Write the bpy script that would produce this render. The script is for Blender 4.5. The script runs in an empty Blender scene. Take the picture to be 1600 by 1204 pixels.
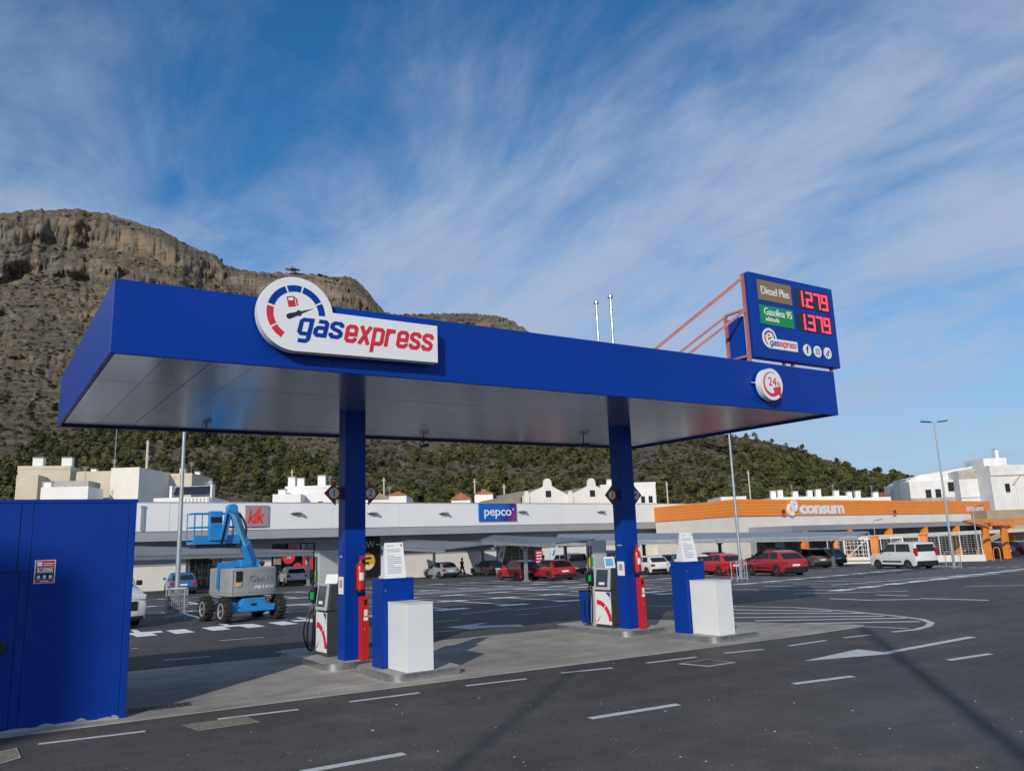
import bpy, math, random
import numpy as np
from mathutils import Vector, Matrix
random.seed(7)
S = bpy.context.scene
COL = S.collection
PI = math.pi
rad = math.radians

# ------------------------------------------------------------------ camera
FPX = 1240.0                       # focal length in pixels of the 1600 px wide photo
CAMH = 2.2
def _frame():
    def hor(x): return 876 - .0353 * (x + 58)
    a = Vector((-800, -(hor(0) - 602), -FPX)); b = Vector((800, -(hor(1600) - 602), -FPX))
    up = b.cross(a).normalized()
    if up.y < 0: up = -up
    y = Vector((-858, -274, -FPX)).normalized()
    y = (y - up * y.dot(up)).normalized()
    x = y.cross(up)
    return Matrix((x, y, up))
RM = _frame()                      # world = RM @ camera axes
CAM = Vector((0, 0, CAMH))
cd = bpy.data.cameras.new('camera'); cam = bpy.data.objects.new('camera', cd); COL.objects.link(cam)
cam.matrix_world = Matrix.Translation(CAM) @ RM.to_4x4()
cd.sensor_fit = 'HORIZONTAL'; cd.sensor_width = 36; cd.lens = FPX / 1600 * 36
cd.clip_start = .1; cd.clip_end = 20000
S.camera = cam
FW = RM @ Vector((0, 0, -1)); HEAD = math.atan2(FW.x, FW.y)
FH = Vector((math.sin(HEAD), math.cos(HEAD), 0))

# ------------------------------------------------------------------ sky and sun
SUN_AZ, SUN_EL = rad(50), rad(24)          # shadows run towards azimuth 50 deg from +Y
W = bpy.data.worlds.new('World'); S.world = W; W.use_nodes = True
nt = W.node_tree; nt.nodes.clear()
def N(t, **k):
    n = nt.nodes.new(t)
    for a, b in k.items(): setattr(n, a, b)
    return n
def L(a, b): nt.links.new(a, b)
wout = N('ShaderNodeOutputWorld')
sky = N('ShaderNodeTexSky', sky_type='NISHITA', sun_disc=False)
sky.sun_elevation = SUN_EL; sky.sun_rotation = SUN_AZ + PI
sky.altitude = 50; sky.air_density = 1.0; sky.dust_density = .0; sky.ozone_density = 3.0
tc = N('ShaderNodeTexCoord')
sep = N('ShaderNodeSeparateXYZ'); L(tc.outputs['Generated'], sep.inputs[0])
def math_n(op, a, b=None, c=False):
    m = N('ShaderNodeMath', operation=op, use_clamp=c)
    for i, v in enumerate((a, b)):
        if v is None: continue
        if isinstance(v, (int, float)): m.inputs[i].default_value = v
        else: L(v, m.inputs[i])
    return m.outputs[0]
zz = math_n('ADD', math_n('MAXIMUM', sep.outputs['Z'], 0.0), .16)
cmb = N('ShaderNodeCombineXYZ')
L(math_n('DIVIDE', sep.outputs['X'], zz), cmb.inputs[0]); L(math_n('DIVIDE', sep.outputs['Y'], zz), cmb.inputs[1])
def cloud_noise(scale, sx, sy, rot, detail, rough, dist, off):
    mp = N('ShaderNodeMapping'); mp.inputs['Scale'].default_value = (sx, sy, 1); mp.inputs['Rotation'].default_value = (0, 0, rot)
    mp.inputs['Location'].default_value = off
    L(cmb.outputs[0], mp.inputs[0])
    n = N('ShaderNodeTexNoise'); n.inputs['Scale'].default_value = scale; n.inputs['Detail'].default_value = detail
    n.inputs['Roughness'].default_value = rough; n.inputs['Distortion'].default_value = dist
    L(mp.outputs[0], n.inputs['Vector']); return n.outputs['Fac']
c_big = cloud_noise(.62, 1.0, .8, rad(20), 4, .5, .4, (11.69, 18.08, 0))
c_mid = cloud_noise(1.7, 1.3, .75, rad(-38), 10, .62, .5, (13.64, 18.58, 0))
c_fine = cloud_noise(5.0, 1.6, .7, rad(-30), 8, .6, .6, (17.13, 19.82, 0))
csum = math_n('ADD', math_n('ADD', math_n('MULTIPLY', c_big, .95), math_n('MULTIPLY', c_mid, .8)), math_n('MULTIPLY', c_fine, .22))
rmp = N('ShaderNodeMapRange', interpolation_type='SMOOTHSTEP')
rmp.inputs['From Min'].default_value = .7; rmp.inputs['From Max'].default_value = 1.19
rmp.inputs['To Min'].default_value = 0.03; rmp.inputs['To Max'].default_value = .92
L(csum, rmp.inputs['Value'])
# thin high veil, seen edge-on and so thicker towards the horizon all round
hz = N('ShaderNodeMapRange', interpolation_type='SMOOTHSTEP')
hz.inputs['From Min'].default_value = .0; hz.inputs['From Max'].default_value = .34; hz.inputs['To Min'].default_value = .8; hz.inputs['To Max'].default_value = 0
L(sep.outputs['Z'], hz.inputs['Value'])
hs = N('ShaderNodeHueSaturation'); hs.inputs['Saturation'].default_value = 1.35; L(sky.outputs[0], hs.inputs['Color'])
bg1 = N('ShaderNodeBackground'); L(hs.outputs[0], bg1.inputs[0]); bg1.inputs[1].default_value = .12
bg2 = N('ShaderNodeBackground'); bg2.inputs[0].default_value = (.5, .585, .78, 1); bg2.inputs[1].default_value = .84
bg3 = N('ShaderNodeBackground'); bg3.inputs[0].default_value = (.27, .44, .69, 1); bg3.inputs[1].default_value = .95
mv = N('ShaderNodeMixShader'); L(hz.outputs[0], mv.inputs[0]); L(bg1.outputs[0], mv.inputs[1]); L(bg3.outputs[0], mv.inputs[2])
mx = N('ShaderNodeMixShader'); L(rmp.outputs[0], mx.inputs[0]); L(mv.outputs[0], mx.inputs[1]); L(bg2.outputs[0], mx.inputs[2])
L(mx.outputs[0], wout.inputs[0])
sd = bpy.data.lights.new('sun', 'SUN'); sd.energy = 3.25; sd.angle = rad(.53); sd.color = (1, .93, .82)
so = bpy.data.objects.new('sun', sd); COL.objects.link(so); so.location = (-30, -40, 60)
so.rotation_euler = Vector((math.sin(SUN_AZ) * math.cos(SUN_EL), math.cos(SUN_AZ) * math.cos(SUN_EL), -math.sin(SUN_EL))).to_track_quat('-Z', 'Y').to_euler()
S.view_settings.view_transform = 'Standard'; S.view_settings.look = 'None'
S.view_settings.exposure = 0.0; S.view_settings.gamma = 1; S.view_settings.use_curve_mapping = False
S.render.engine = 'CYCLES'
S.cycles.max_bounces = 6; S.cycles.glossy_bounces = 3; S.cycles.transmission_bounces = 4; S.cycles.transparent_max_bounces = 12

# ------------------------------------------------------------------ measuring helpers
def gz(x, y):
    """height of the asphalt: level forecourt, then a 1.8 % fall across the car park"""
    d = x * FH.x + y * FH.y
    if d < 22: return 0.0
    if d < 30: return -.018 * (d - 22) ** 2 / 16
    return -.018 * (min(d, 160) - 26)
def ray(px, py): return RM @ Vector((px - 800, -(py - 602), -FPX))
def onz(px, py, z=0.0):
    d = ray(px, py); return CAM + d * ((z - CAM.z) / d.z)
def gp(px, py):
    z = 0
    for i in range(30):
        p = onz(px, py, z); z = .5 * z + .5 * gz(p.x, p.y)
    return Vector((p.x, p.y, gz(p.x, p.y)))
def pd(px, py, depth):
    d = ray(px, py); return CAM + d * (depth / d.dot(FH))
def hit(px, py, org, rz, yoff=0):
    """local x, z where the sight line meets an upright plane through org turned by rz"""
    n = Vector((-math.sin(rz), math.cos(rz), 0)); u = Vector((math.cos(rz), math.sin(rz), 0))
    d = ray(px, py); t = ((org - CAM).dot(n) + yoff) / d.dot(n); p = CAM + d * t
    return (p - org).dot(u), p.z - org.z

# ------------------------------------------------------------------ materials
M = {}
def mat(name, col, rough=.6, metal=0, var=.08, vscale=3, bump=0, bscale=40, coat=0, spec=.5, emit=0, ecol=None, rvar=0):
    m = bpy.data.materials.new(name); m.use_nodes = True
    t = m.node_tree; b = t.nodes['Principled BSDF']
    b.inputs['Base Color'].default_value = (*col, 1); b.inputs['Roughness'].default_value = rough
    b.inputs['Metallic'].default_value = metal; b.inputs['Specular IOR Level'].default_value = spec
    b.inputs['Coat Weight'].default_value = coat
    if emit:
        b.inputs['Emission Color'].default_value = (*(ecol or col), 1); b.inputs['Emission Strength'].default_value = emit
    if var or bump or rvar:
        tcn = t.nodes.new('ShaderNodeTexCoord')
    if var or rvar:
        n = t.nodes.new('ShaderNodeTexNoise'); n.inputs['Scale'].default_value = vscale; n.inputs['Detail'].default_value = 6
        n.inputs['Roughness'].default_value = .62
        t.links.new(tcn.outputs['Object'], n.inputs['Vector'])
    if var:
        mr = t.nodes.new('ShaderNodeMapRange'); mr.inputs['From Min'].default_value = .3; mr.inputs['From Max'].default_value = .7
        mr.inputs['To Min'].default_value = 1 - var; mr.inputs['To Max'].default_value = 1 + var
        t.links.new(n.outputs['Fac'], mr.inputs['Value'])
        mu = t.nodes.new('ShaderNodeMix'); mu.data_type = 'RGBA'; mu.blend_type = 'MULTIPLY'; mu.inputs[0].default_value = 1
        mu.inputs[6].default_value = (*col, 1); t.links.new(mr.outputs[0], mu.inputs[7])
        t.links.new(mu.outputs[2], b.inputs['Base Color'])
    if rvar:
        mr2 = t.nodes.new('ShaderNodeMapRange'); mr2.inputs['From Min'].default_value = .3; mr2.inputs['From Max'].default_value = .7
        mr2.inputs['To Min'].default_value = rough - rvar; mr2.inputs['To Max'].default_value = rough + rvar
        t.links.new(n.outputs['Fac'], mr2.inputs['Value']); t.links.new(mr2.outputs[0], b.inputs['Roughness'])
    if bump:
        n2 = t.nodes.new('ShaderNodeTexNoise'); n2.inputs['Scale'].default_value = bscale; n2.inputs['Detail'].default_value = 4
        t.links.new(tcn.outputs['Object'], n2.inputs['Vector'])
        bp = t.nodes.new('ShaderNodeBump'); bp.inputs['Strength'].default_value = bump; bp.inputs['Distance'].default_value = .02
        t.links.new(n2.outputs['Fac'], bp.inputs['Height']); t.links.new(bp.outputs[0], b.inputs['Normal'])
    M[name] = m; return m

mat('blue', (.0004, .037, .295), .36, var=.05, vscale=.8, rvar=.05, spec=.22)
mat('blue_cabin', (.0004, .034, .265), .45, spec=.22, var=.09, vscale=1.2, bump=.05, bscale=3)
mat('blue_dark', (.003, .014, .12), .4)
mat('white_sign', (.78, .79, .8), .35, var=.02)
mat('white_box', (.74, .76, .76), .4, var=.03, vscale=2)
mat('sign_blue', (.0006, .04, .31), .38, var=.03, spec=.25)
mat('sign_red', (.62, .025, .045), .35, var=.03)
mat('ink', (.015, .02, .035), .4, var=0)
mat('soffit', (.6, .61, .63), .17, metal=.8, var=.02, vscale=.5, rvar=.03)
mat('roof_grey', (.3, .31, .32), .6, var=.15, vscale=1)
mat('steel', (.72, .72, .7), .27, metal=1, var=.06, vscale=6, rvar=.05)
mat('galv', (.42, .45, .47), .42, metal=.55, var=.12, vscale=4)
mat('carport_roof', (.17, .185, .2), .4, metal=.3, var=.15, vscale=1.5)
mat('galv_dark', (.2, .22, .24), .5, metal=.35, var=.15, vscale=2)
mat('rust_paint', (.42, .15, .14), .55, var=.15, vscale=5)
mat('brown_panel', (.24, .165, .075), .4, var=.05)
mat('green_panel', (.0, .26, .085), .4, var=.05)
mat('display', (.018, .018, .022), .25, var=0)
mat('led', (.9, .02, .05), .4, var=0, emit=2.1, ecol=(1, .04, .085))
mat('red', (.55, .018, .02), .35, var=.06, coat=.3)
mat('red_sign', (.3, .012, .02), .4, var=.05)
mat('black', (.012, .012, .013), .45, var=.1)
mat('rubber', (.02, .019, .018), .85, var=.25, vscale=8, bump=.3, bscale=30)
mat('hose', (.008, .008, .009), .4, var=0)
mat('dark_grey', (.045, .05, .055), .45, var=.08)
mat('pump_grey', (.58, .6, .61), .32, metal=.3, var=.07, vscale=2)
mat('screen', (.03, .045, .06), .12, var=0)
mat('green', (.01, .35, .1), .4, var=0)
mat('paper', (.8, .81, .83), .6, var=.02)
mat('print_grey', (.32, .34, .38), .6, var=.25, vscale=40)
mat('yellow', (.75, .48, .02), .45, var=.05)
mat('lift_blue', (.022, .25, .62), .38, var=.12, vscale=4, coat=.2)
mat('lift_pale', (.13, .42, .66), .42, var=.15, vscale=4)
mat('lift_grey', (.27, .285, .295), .42, var=.1, vscale=3)
mat('lift_emboss', (.24, .255, .265), .45, var=.05)
mat('wall_white', (.82, .8, .76), .7, var=.05, vscale=.6)
mat('wall_panel', (.84, .835, .82), .55, var=.035, vscale=.35)
mat('wall_cream', (.78, .73, .65), .8, var=.07, vscale=.4)
mat('wall_beige', (.6, .53, .41), .85, var=.08, vscale=.5)
mat('wall_ochre', (.36, .29, .2), .85, var=.12, vscale=.6)
mat('grey_band', (.25, .27, .3), .5, var=.05, vscale=.5)
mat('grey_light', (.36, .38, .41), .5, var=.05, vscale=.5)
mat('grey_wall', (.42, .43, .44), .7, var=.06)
mat('old_render', (.4, .37, .33), .9, var=.25, vscale=1.2, bump=.2, bscale=6)
mat('stained_white', (.72, .71, .68), .85, var=.12, vscale=.5)
mat('terracotta', (.36, .14, .075), .85, var=.25, vscale=2)
mat('old_roof', (.3, .24, .185), .9, var=.25, vscale=1)
mat('orange', (.9, .27, .025), .45, var=.06, vscale=.5)
mat('orange_post', (.82, .24, .02), .45, var=.08)
mat('kik_box', (.35, .27, .29), .4, var=.05)
mat('kik_red', (.7, .05, .045), .4, var=.05)
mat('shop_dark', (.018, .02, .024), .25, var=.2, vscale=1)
mat('solar', (.012, .016, .03), .15, var=.2, vscale=3)
mat('concrete_kerb', (.38, .37, .34), .85, var=.15, vscale=3, bump=.2, bscale=20)
mat('iron', (.1, .1, .1), .6, metal=.4, var=.3, vscale=12)
mat('patch', (.22, .195, .155), .9, var=.4, vscale=14, bump=.5, bscale=30)
mat('skin', (.4, .24, .17), .6, var=0)
mat('tail_red', (.4, .008, .012), .2, var=0, coat=.5)
mat('lamp_clear', (.62, .64, .66), .12, var=0, coat=.6)
mat('chrome', (.7, .7, .7), .15, metal=1, var=0)
mat('rim', (.36, .37, .38), .35, metal=.8, var=.05)
mat('plate', (.75, .74, .7), .5, var=.04)
mat('bark', (.1, .075, .055), .9, var=.2)
def carpaint(name, col, metal=.0, rough=.32):
    m = mat(name, col, rough, metal, var=.04, vscale=2, coat=.7); return m
carpaint('p_white', (.68, .69, .69)); carpaint('p_silver', (.36, .41, .46), .35, .36); carpaint('p_black', (.006, .0065, .008))
carpaint('p_red', (.45, .018, .02)); carpaint('p_crimson', (.36, .012, .022)); carpaint('p_darkred', (.24, .012, .016)); carpaint('p_blue', (.02, .11, .27))
carpaint('p_bluegrey', (.06, .1, .14)); carpaint('p_grey', (.13, .135, .13), .3); carpaint('p_darkgrey', (.035, .038, .042), .2)
# car and shop glass: dark, glossy, a little see-through
def glassmat(name, tint, alpha):
    m = bpy.data.materials.new(name); m.use_nodes = True; t = m.node_tree; t.nodes.clear()
    o = t.nodes.new('ShaderNodeOutputMaterial'); g = t.nodes.new('ShaderNodeBsdfPrincipled')
    g.inputs['Base Color'].default_value = (*tint, 1); g.inputs['Roughness'].default_value = .06
    tr = t.nodes.new('ShaderNodeBsdfTransparent'); tr.inputs[0].default_value = (.75, .8, .8, 1)
    x = t.nodes.new('ShaderNodeMixShader'); x.inputs[0].default_value = alpha
    t.links.new(tr.outputs[0], x.inputs[1]); t.links.new(g.outputs[0], x.inputs[2]); t.links.new(x.outputs[0], o.inputs[0])
    M[name] = m
glassmat('car_glass', (.012, .016, .018), .9); glassmat('shop_glass', (.02, .025, .028), .35)

def asphalt():
    m = bpy.data.materials.new('asphalt'); m.use_nodes = True; t = m.node_tree; b = t.nodes['Principled BSDF']
    g = t.nodes.new('ShaderNodeTexCoord').outputs['Object']
    def nz(s, d, r=.6):
        n = t.nodes.new('ShaderNodeTexNoise'); n.inputs['Scale'].default_value = s; n.inputs['Detail'].default_value = d
        n.inputs['Roughness'].default_value = r; t.links.new(g, n.inputs['Vector']); return n.outputs['Fac']
    def mr(v, a, b_, c, d):
        n = t.nodes.new('ShaderNodeMapRange'); t.links.new(v, n.inputs['Value'])
        for i, q in zip(('From Min', 'From Max', 'To Min', 'To Max'), (a, b_, c, d)): n.inputs[i].default_value = q
        return n.outputs[0]
    def mul(a, c):
        n = t.nodes.new('ShaderNodeMath'); n.operation = 'MULTIPLY'; t.links.new(a, n.inputs[0]); t.links.new(c, n.inputs[1]); return n.outputs[0]
    def add(a, c):
        n = t.nodes.new('ShaderNodeMath'); n.operation = 'ADD'; t.links.new(a, n.inputs[0]); t.links.new(c, n.inputs[1]); return n.outputs[0]
    big = mr(nz(.12, 6), .3, .7, .72, 1.3); mid = mr(nz(.9, 8, .75), .3, .7, .74, 1.28); fine = mr(nz(28, 3, .8), .25, .75, .55, 1.45)
    # long smears left by tyres and the paver, along the road
    mp = t.nodes.new('ShaderNodeMapping'); mp.inputs['Rotation'].default_value = (0, 0, rad(5)); mp.inputs['Scale'].default_value = (.07, 1.6, 1)
    t.links.new(g, mp.inputs[0]); ns = t.nodes.new('ShaderNodeTexNoise'); ns.inputs['Scale'].default_value = 1.3; ns.inputs['Detail'].default_value = 6
    t.links.new(mp.outputs[0], ns.inputs['Vector']); streak = mr(ns.outputs['Fac'], .3, .7, .88, 1.14)
    v = t.nodes.new('ShaderNodeTexVoronoi'); v.inputs['Scale'].default_value = 9; t.links.new(g, v.inputs['Vector'])
    spk = mr(v.outputs['Distance'], .07, .13, 1, 0)
    spm = mr(nz(2.3, 3), .5, .6, 0, .3)
    tot = mul(mul(big, mid), mul(fine, streak))
    mm = t.nodes.new('ShaderNodeMath'); mm.operation = 'MULTIPLY'; mm.inputs[1].default_value = .074; t.links.new(tot, mm.inputs[0])
    dust = mr(nz(.3, 9, .75), .55, .72, 0, .06)
    val = add(mm.outputs[0], mul(spk, spm))
    cr = t.nodes.new('ShaderNodeCombineColor')
    for i, k in enumerate((1.07, 1.0, .93)):
        q = t.nodes.new('ShaderNodeMath'); q.operation = 'MULTIPLY'; q.inputs[1].default_value = k; t.links.new(val, q.inputs[0]); q2 = t.nodes.new('ShaderNodeMath'); q2.operation = 'MULTIPLY_ADD'; t.links.new(dust, q2.inputs[0]); q2.inputs[1].default_value = (1.25, 1.0, .72)[i]; t.links.new(q.outputs[0], q2.inputs[2]); t.links.new(q2.outputs[0], cr.inputs[i])
    t.links.new(cr.outputs[0], b.inputs['Base Color']); b.inputs['Roughness'].default_value = .78; b.inputs['Specular IOR Level'].default_value = .35
    bp = t.nodes.new('ShaderNodeBump'); bp.inputs['Strength'].default_value = .5; bp.inputs['Distance'].default_value = .012
    t.links.new(nz(70, 2), bp.inputs['Height']); t.links.new(bp.outputs[0], b.inputs['Normal'])
    M['asphalt'] = m
asphalt()
def worn(name, col, lo, hi, scale, under=(.07, .07, .07), rough=.75):
    """paint or concrete with worn patches that let the ground show"""
    m = bpy.data.materials.new(name); m.use_nodes = True; t = m.node_tree; b = t.nodes['Principled BSDF']
    g = t.nodes.new('ShaderNodeTexCoord').outputs['Object']
    n = t.nodes.new('ShaderNodeTexNoise'); n.inputs['Scale'].default_value = scale; n.inputs['Detail'].default_value = 9; n.inputs['Roughness'].default_value = .72
    t.links.new(g, n.inputs['Vector'])
    r = t.nodes.new('ShaderNodeMapRange'); r.inputs['From Min'].default_value = lo; r.inputs['From Max'].default_value = hi
    r.inputs['To Min'].default_value = 1; r.inputs['To Max'].default_value = 0; t.links.new(n.outputs['Fac'], r.inputs['Value'])
    x = t.nodes.new('ShaderNodeMix'); x.data_type = 'RGBA'; x.inputs[6].default_value = (*under, 1); x.inputs[7].default_value = (*col, 1)
    t.links.new(r.outputs[0], x.inputs[0]); t.links.new(x.outputs[2], b.inputs['Base Color']); b.inputs['Roughness'].default_value = rough
    M[name] = m
worn('paint', (.55, .56, .56), .55, .82, 5); worn('paint_far', (.8, .81, .81), .6, .9, 2)
def concrete():
    m = bpy.data.materials.new('concrete'); m.use_nodes = True; t = m.node_tree; b = t.nodes['Principled BSDF']
    g = t.nodes.new('ShaderNodeTexCoord').outputs['Object']
    cols = []
    for s, d, sx, sy, lo, hi in ((.5, 8, 1, 1, .66, 1.22), (2.2, 8, .25, 1.6, .8, 1.16), (45, 3, 1, 1, .88, 1.12), (1.1, 5, 1, 1, .8, 1.08)):
        mp = t.nodes.new('ShaderNodeMapping'); mp.inputs['Scale'].default_value = (sx, sy, 1); t.links.new(g, mp.inputs[0])
        n = t.nodes.new('ShaderNodeTexNoise'); n.inputs['Scale'].default_value = s; n.inputs['Detail'].default_value = d; n.inputs['Roughness'].default_value = .65
        t.links.new(mp.outputs[0], n.inputs['Vector'])
        r = t.nodes.new('ShaderNodeMapRange'); r.inputs['From Min'].default_value = .3; r.inputs['From Max'].default_value = .7
        r.inputs['To Min'].default_value = lo; r.inputs['To Max'].default_value = hi; t.links.new(n.outputs['Fac'], r.inputs['Value']); cols.append(r.outputs[0])
    cur = cols[0]
    for c in cols[1:]:
        q = t.nodes.new('ShaderNodeMath'); q.operation = 'MULTIPLY'; t.links.new(cur, q.inputs[0]); t.links.new(c, q.inputs[1]); cur = q.outputs[0]
    x = t.nodes.new('ShaderNodeMix'); x.data_type = 'RGBA'; x.blend_type = 'MULTIPLY'; x.inputs[0].default_value = 1; x.inputs[6].default_value = (.39, .365, .32, 1)
    t.links.new(cur, x.inputs[7]); t.links.new(x.outputs[2], b.inputs['Base Color']); b.inputs['Roughness'].default_value = .8
    M['concrete'] = m
concrete()

# ------------------------------------------------------------------ mesh helpers
class MB:
    def __init__(s): s.v = []; s.f = []
    def add(s, vs, fs):
        o = len(s.v); s.v += [tuple(p) for p in vs]; s.f += [tuple(i + o for i in q) for q in fs]; return s
    def box(s, x0, x1, y0, y1, z0, z1):
        return s.add([(x0, y0, z0), (x1, y0, z0), (x1, y1, z0), (x0, y1, z0), (x0, y0, z1), (x1, y0, z1), (x1, y1, z1), (x0, y1, z1)],
                     [(3, 2, 1, 0), (4, 5, 6, 7), (0, 1, 5, 4), (1, 2, 6, 5), (2, 3, 7, 6), (3, 0, 4, 7)])
    def cbox(s, c, d): return s.box(c[0] - d[0] / 2, c[0] + d[0] / 2, c[1] - d[1] / 2, c[1] + d[1] / 2, c[2] - d[2] / 2, c[2] + d[2] / 2)
    def hexa(s, p):      # 8 points: 4 bottom (ccw from above), 4 top
        return s.add(p, [(3, 2, 1, 0), (4, 5, 6, 7), (0, 1, 5, 4), (1, 2, 6, 5), (2, 3, 7, 6), (3, 0, 4, 7)])
    def prism(s, poly, a, b, ax='z'):
        """poly of 2-D points extruded from a to b along ax (x: poly is y,z; y: poly is x,z; z: poly is x,y)"""
        def P(q, h): return (h, q[0], q[1]) if ax == 'x' else (q[0], h, q[1]) if ax == 'y' else (q[0], q[1], h)
        n = len(poly); area = sum(poly[i][0] * poly[(i + 1) % n][1] - poly[(i + 1) % n][0] * poly[i][1] for i in range(n))
        if (area < 0) != (ax == 'y'): poly = poly[::-1]
        vs = [P(q, a) for q in poly] + [P(q, b) for q in poly]
        fs = [tuple(range(n - 1, -1, -1)), tuple(range(n, 2 * n))] + [(i, (i + 1) % n, (i + 1) % n + n, i + n) for i in range(n)]
        if a > b: fs = [q[::-1] for q in fs]
        return s.add(vs, fs)
    def tube(s, pts, r, n=8, r1=None):
        pts = [Vector(p) for p in pts]; rings = []; m = len(pts)
        up = Vector((0, 0, 1))
        for i, p in enumerate(pts):
            t = (pts[min(i + 1, m - 1)] - pts[max(i - 1, 0)]).normalized()
            ref = up if abs(t.z) < .95 else Vector((1, 0, 0))
            a = t.cross(ref).normalized(); b = a.cross(t)
            rr = r if r1 is None else r + (r1 - r) * i / (m - 1)
            rings.append([p + (a * math.cos(2 * PI * k / n) + b * math.sin(2 * PI * k / n)) * rr for k in range(n)])
        vs = [q for g in rings for q in g]
        fs = [(i * n + k, i * n + (k + 1) % n, (i + 1) * n + (k + 1) % n, (i + 1) * n + k) for i in range(m - 1) for k in range(n)]
        fs += [tuple(range(n - 1, -1, -1)), tuple((m - 1) * n + k for k in range(n))]
        return s.add(vs, fs)
    def bar(s, p, q, w, h=None):
        """square bar between two points"""
        h = h or w; p = Vector(p); q = Vector(q); t = (q - p).normalized()
        ref = Vector((0, 0, 1)) if abs(t.z) < .95 else Vector((1, 0, 0))
        a = t.cross(ref).normalized() * w / 2; b = a.cross(t).normalized() * h / 2
        return s.hexa([p - a - b, p + a - b, q + a - b, q - a - b, p - a + b, p + a + b, q + a + b, q - a + b])
    def lathe(s, prof, n=24, c=(0, 0, 0), ax='z'):
        vs = []
        for r, h in prof:
            for k in range(n):
                x, y = r * math.cos(2 * PI * k / n), r * math.sin(2 * PI * k / n)
                vs.append((c[0] + x, c[1] + y, c[2] + h) if ax == 'z' else (c[0] + h, c[1] + x, c[2] + y) if ax == 'x' else (c[0] + y, c[1] + h, c[2] + x))
        fs = [(i * n + k, i * n + (k + 1) % n, (i + 1) * n + (k + 1) % n, (i + 1) * n + k) for i in range(len(prof) - 1) for k in range(n)]
        fs += [tuple(range(n - 1, -1, -1)), tuple((len(prof) - 1) * n + k for k in range(n))]
        return s.add(vs, fs)
    def quad(s, *p): return s.add(p, [tuple(range(len(p)))])
    def slab(s, pts, th):
        """polygon in space given a thickness along its normal (pts keep the front)"""
        P = [Vector(p) for p in pts]; nrm = (P[1] - P[0]).cross(P[2] - P[0]).normalized(); n = len(P)
        vs = P + [p - nrm * th for p in P]
        return s.add(vs, [tuple(range(n)), tuple(range(2 * n - 1, n - 1, -1))] + [(i, i + n, (i + 1) % n + n, (i + 1) % n) for i in range(n)])
    def mesh(s, name):
        me = bpy.data.meshes.new(name); me.from_pydata(s.v, [], s.f); me.update(); return me
    def build(s, name, m, parent=None, smooth=False, bevel=0, seg=2, loc=None, rz=0, rot=None, **tags):
        o = bpy.data.objects.new(name, s.mesh(name)); COL.objects.link(o); return finish(o, m, parent, smooth, bevel, seg, loc, rz, rot, **tags)
def finish(o, m, parent=None, smooth=False, bevel=0, seg=2, loc=None, rz=0, rot=None, **tags):
    if m is not None and not o.data.materials: o.data.materials.append(M[m] if isinstance(m, str) else m)
    o.parent = parent
    if loc is not None: o.location = loc
    if rot is not None: o.rotation_euler = rot
    elif rz: o.rotation_euler = (0, 0, rz)
    if smooth:
        o.data.polygons.foreach_set('use_smooth', [True] * len(o.data.polygons))
        if not bevel:
            try: o.data.set_sharp_from_angle(angle=rad(38))
            except Exception: pass
    if bevel:
        b = o.modifiers.new('bevel', 'BEVEL'); b.width = bevel; b.segments = seg; b.limit_method = 'ANGLE'; b.angle_limit = rad(30); b.harden_normals = smooth
    for k, v in tags.items():
        if v: o[k] = v
    return o
def thing(name, label, cat, loc=(0, 0, 0), rz=0, group=None):
    o = bpy.data.objects.new(name, None); COL.objects.link(o); o.empty_display_size = .2
    o.location = loc; o.rotation_euler = (0, 0, rz); o['label'] = label; o['category'] = cat
    if group: o['group'] = group
    return o
def copy_part(o, parent, loc=None, rz=None):
    c = o.copy(); COL.objects.link(c); c.parent = parent
    if loc is not None: c.location = loc
    if rz is not None: c.rotation_euler = (0, 0, rz)
    return c
def text(name, s, size, m, parent, loc, rot=(PI / 2, 0, 0), align='CENTER', bold=0, shear=0, ext=.004, sx=1, gap=1, valign='CENTER'):
    cu = bpy.data.curves.new('t', 'FONT'); cu.body = s; cu.size = size; cu.align_x = align; cu.align_y = valign
    cu.offset = bold * size; cu.shear = shear; cu.extrude = ext; cu.space_character = gap; cu.resolution_u = 3
    to = bpy.data.objects.new('t', cu); COL.objects.link(to)
    me = bpy.data.meshes.new_from_object(to.evaluated_get(bpy.context.evaluated_depsgraph_get()))
    bpy.data.objects.remove(to); bpy.data.curves.remove(cu)
    o = bpy.data.objects.new(name, me); COL.objects.link(o); me.name = name
    me.materials.clear(); me.materials.append(M[m]); o.parent = parent; o.location = loc; o.rotation_euler = rot; o.scale = (sx, 1, 1)
    return o
def arc_poly(cx, cy, r0, r1, a0, a1, n=10):
    """ring segment, angles in degrees counter-clockwise from +x"""
    A = [rad(a0 + (a1 - a0) * i / n) for i in range(n + 1)]
    return [(cx + r1 * math.cos(a), cy + r1 * math.sin(a)) for a in A] + [(cx + r0 * math.cos(a), cy + r0 * math.sin(a)) for a in A[::-1]]
def circle_poly(cx, cy, r, n=28): return [(cx + r * math.cos(2 * PI * i / n), cy + r * math.sin(2 * PI * i / n)) for i in range(n)]
S.cycles.use_denoising = True
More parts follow.
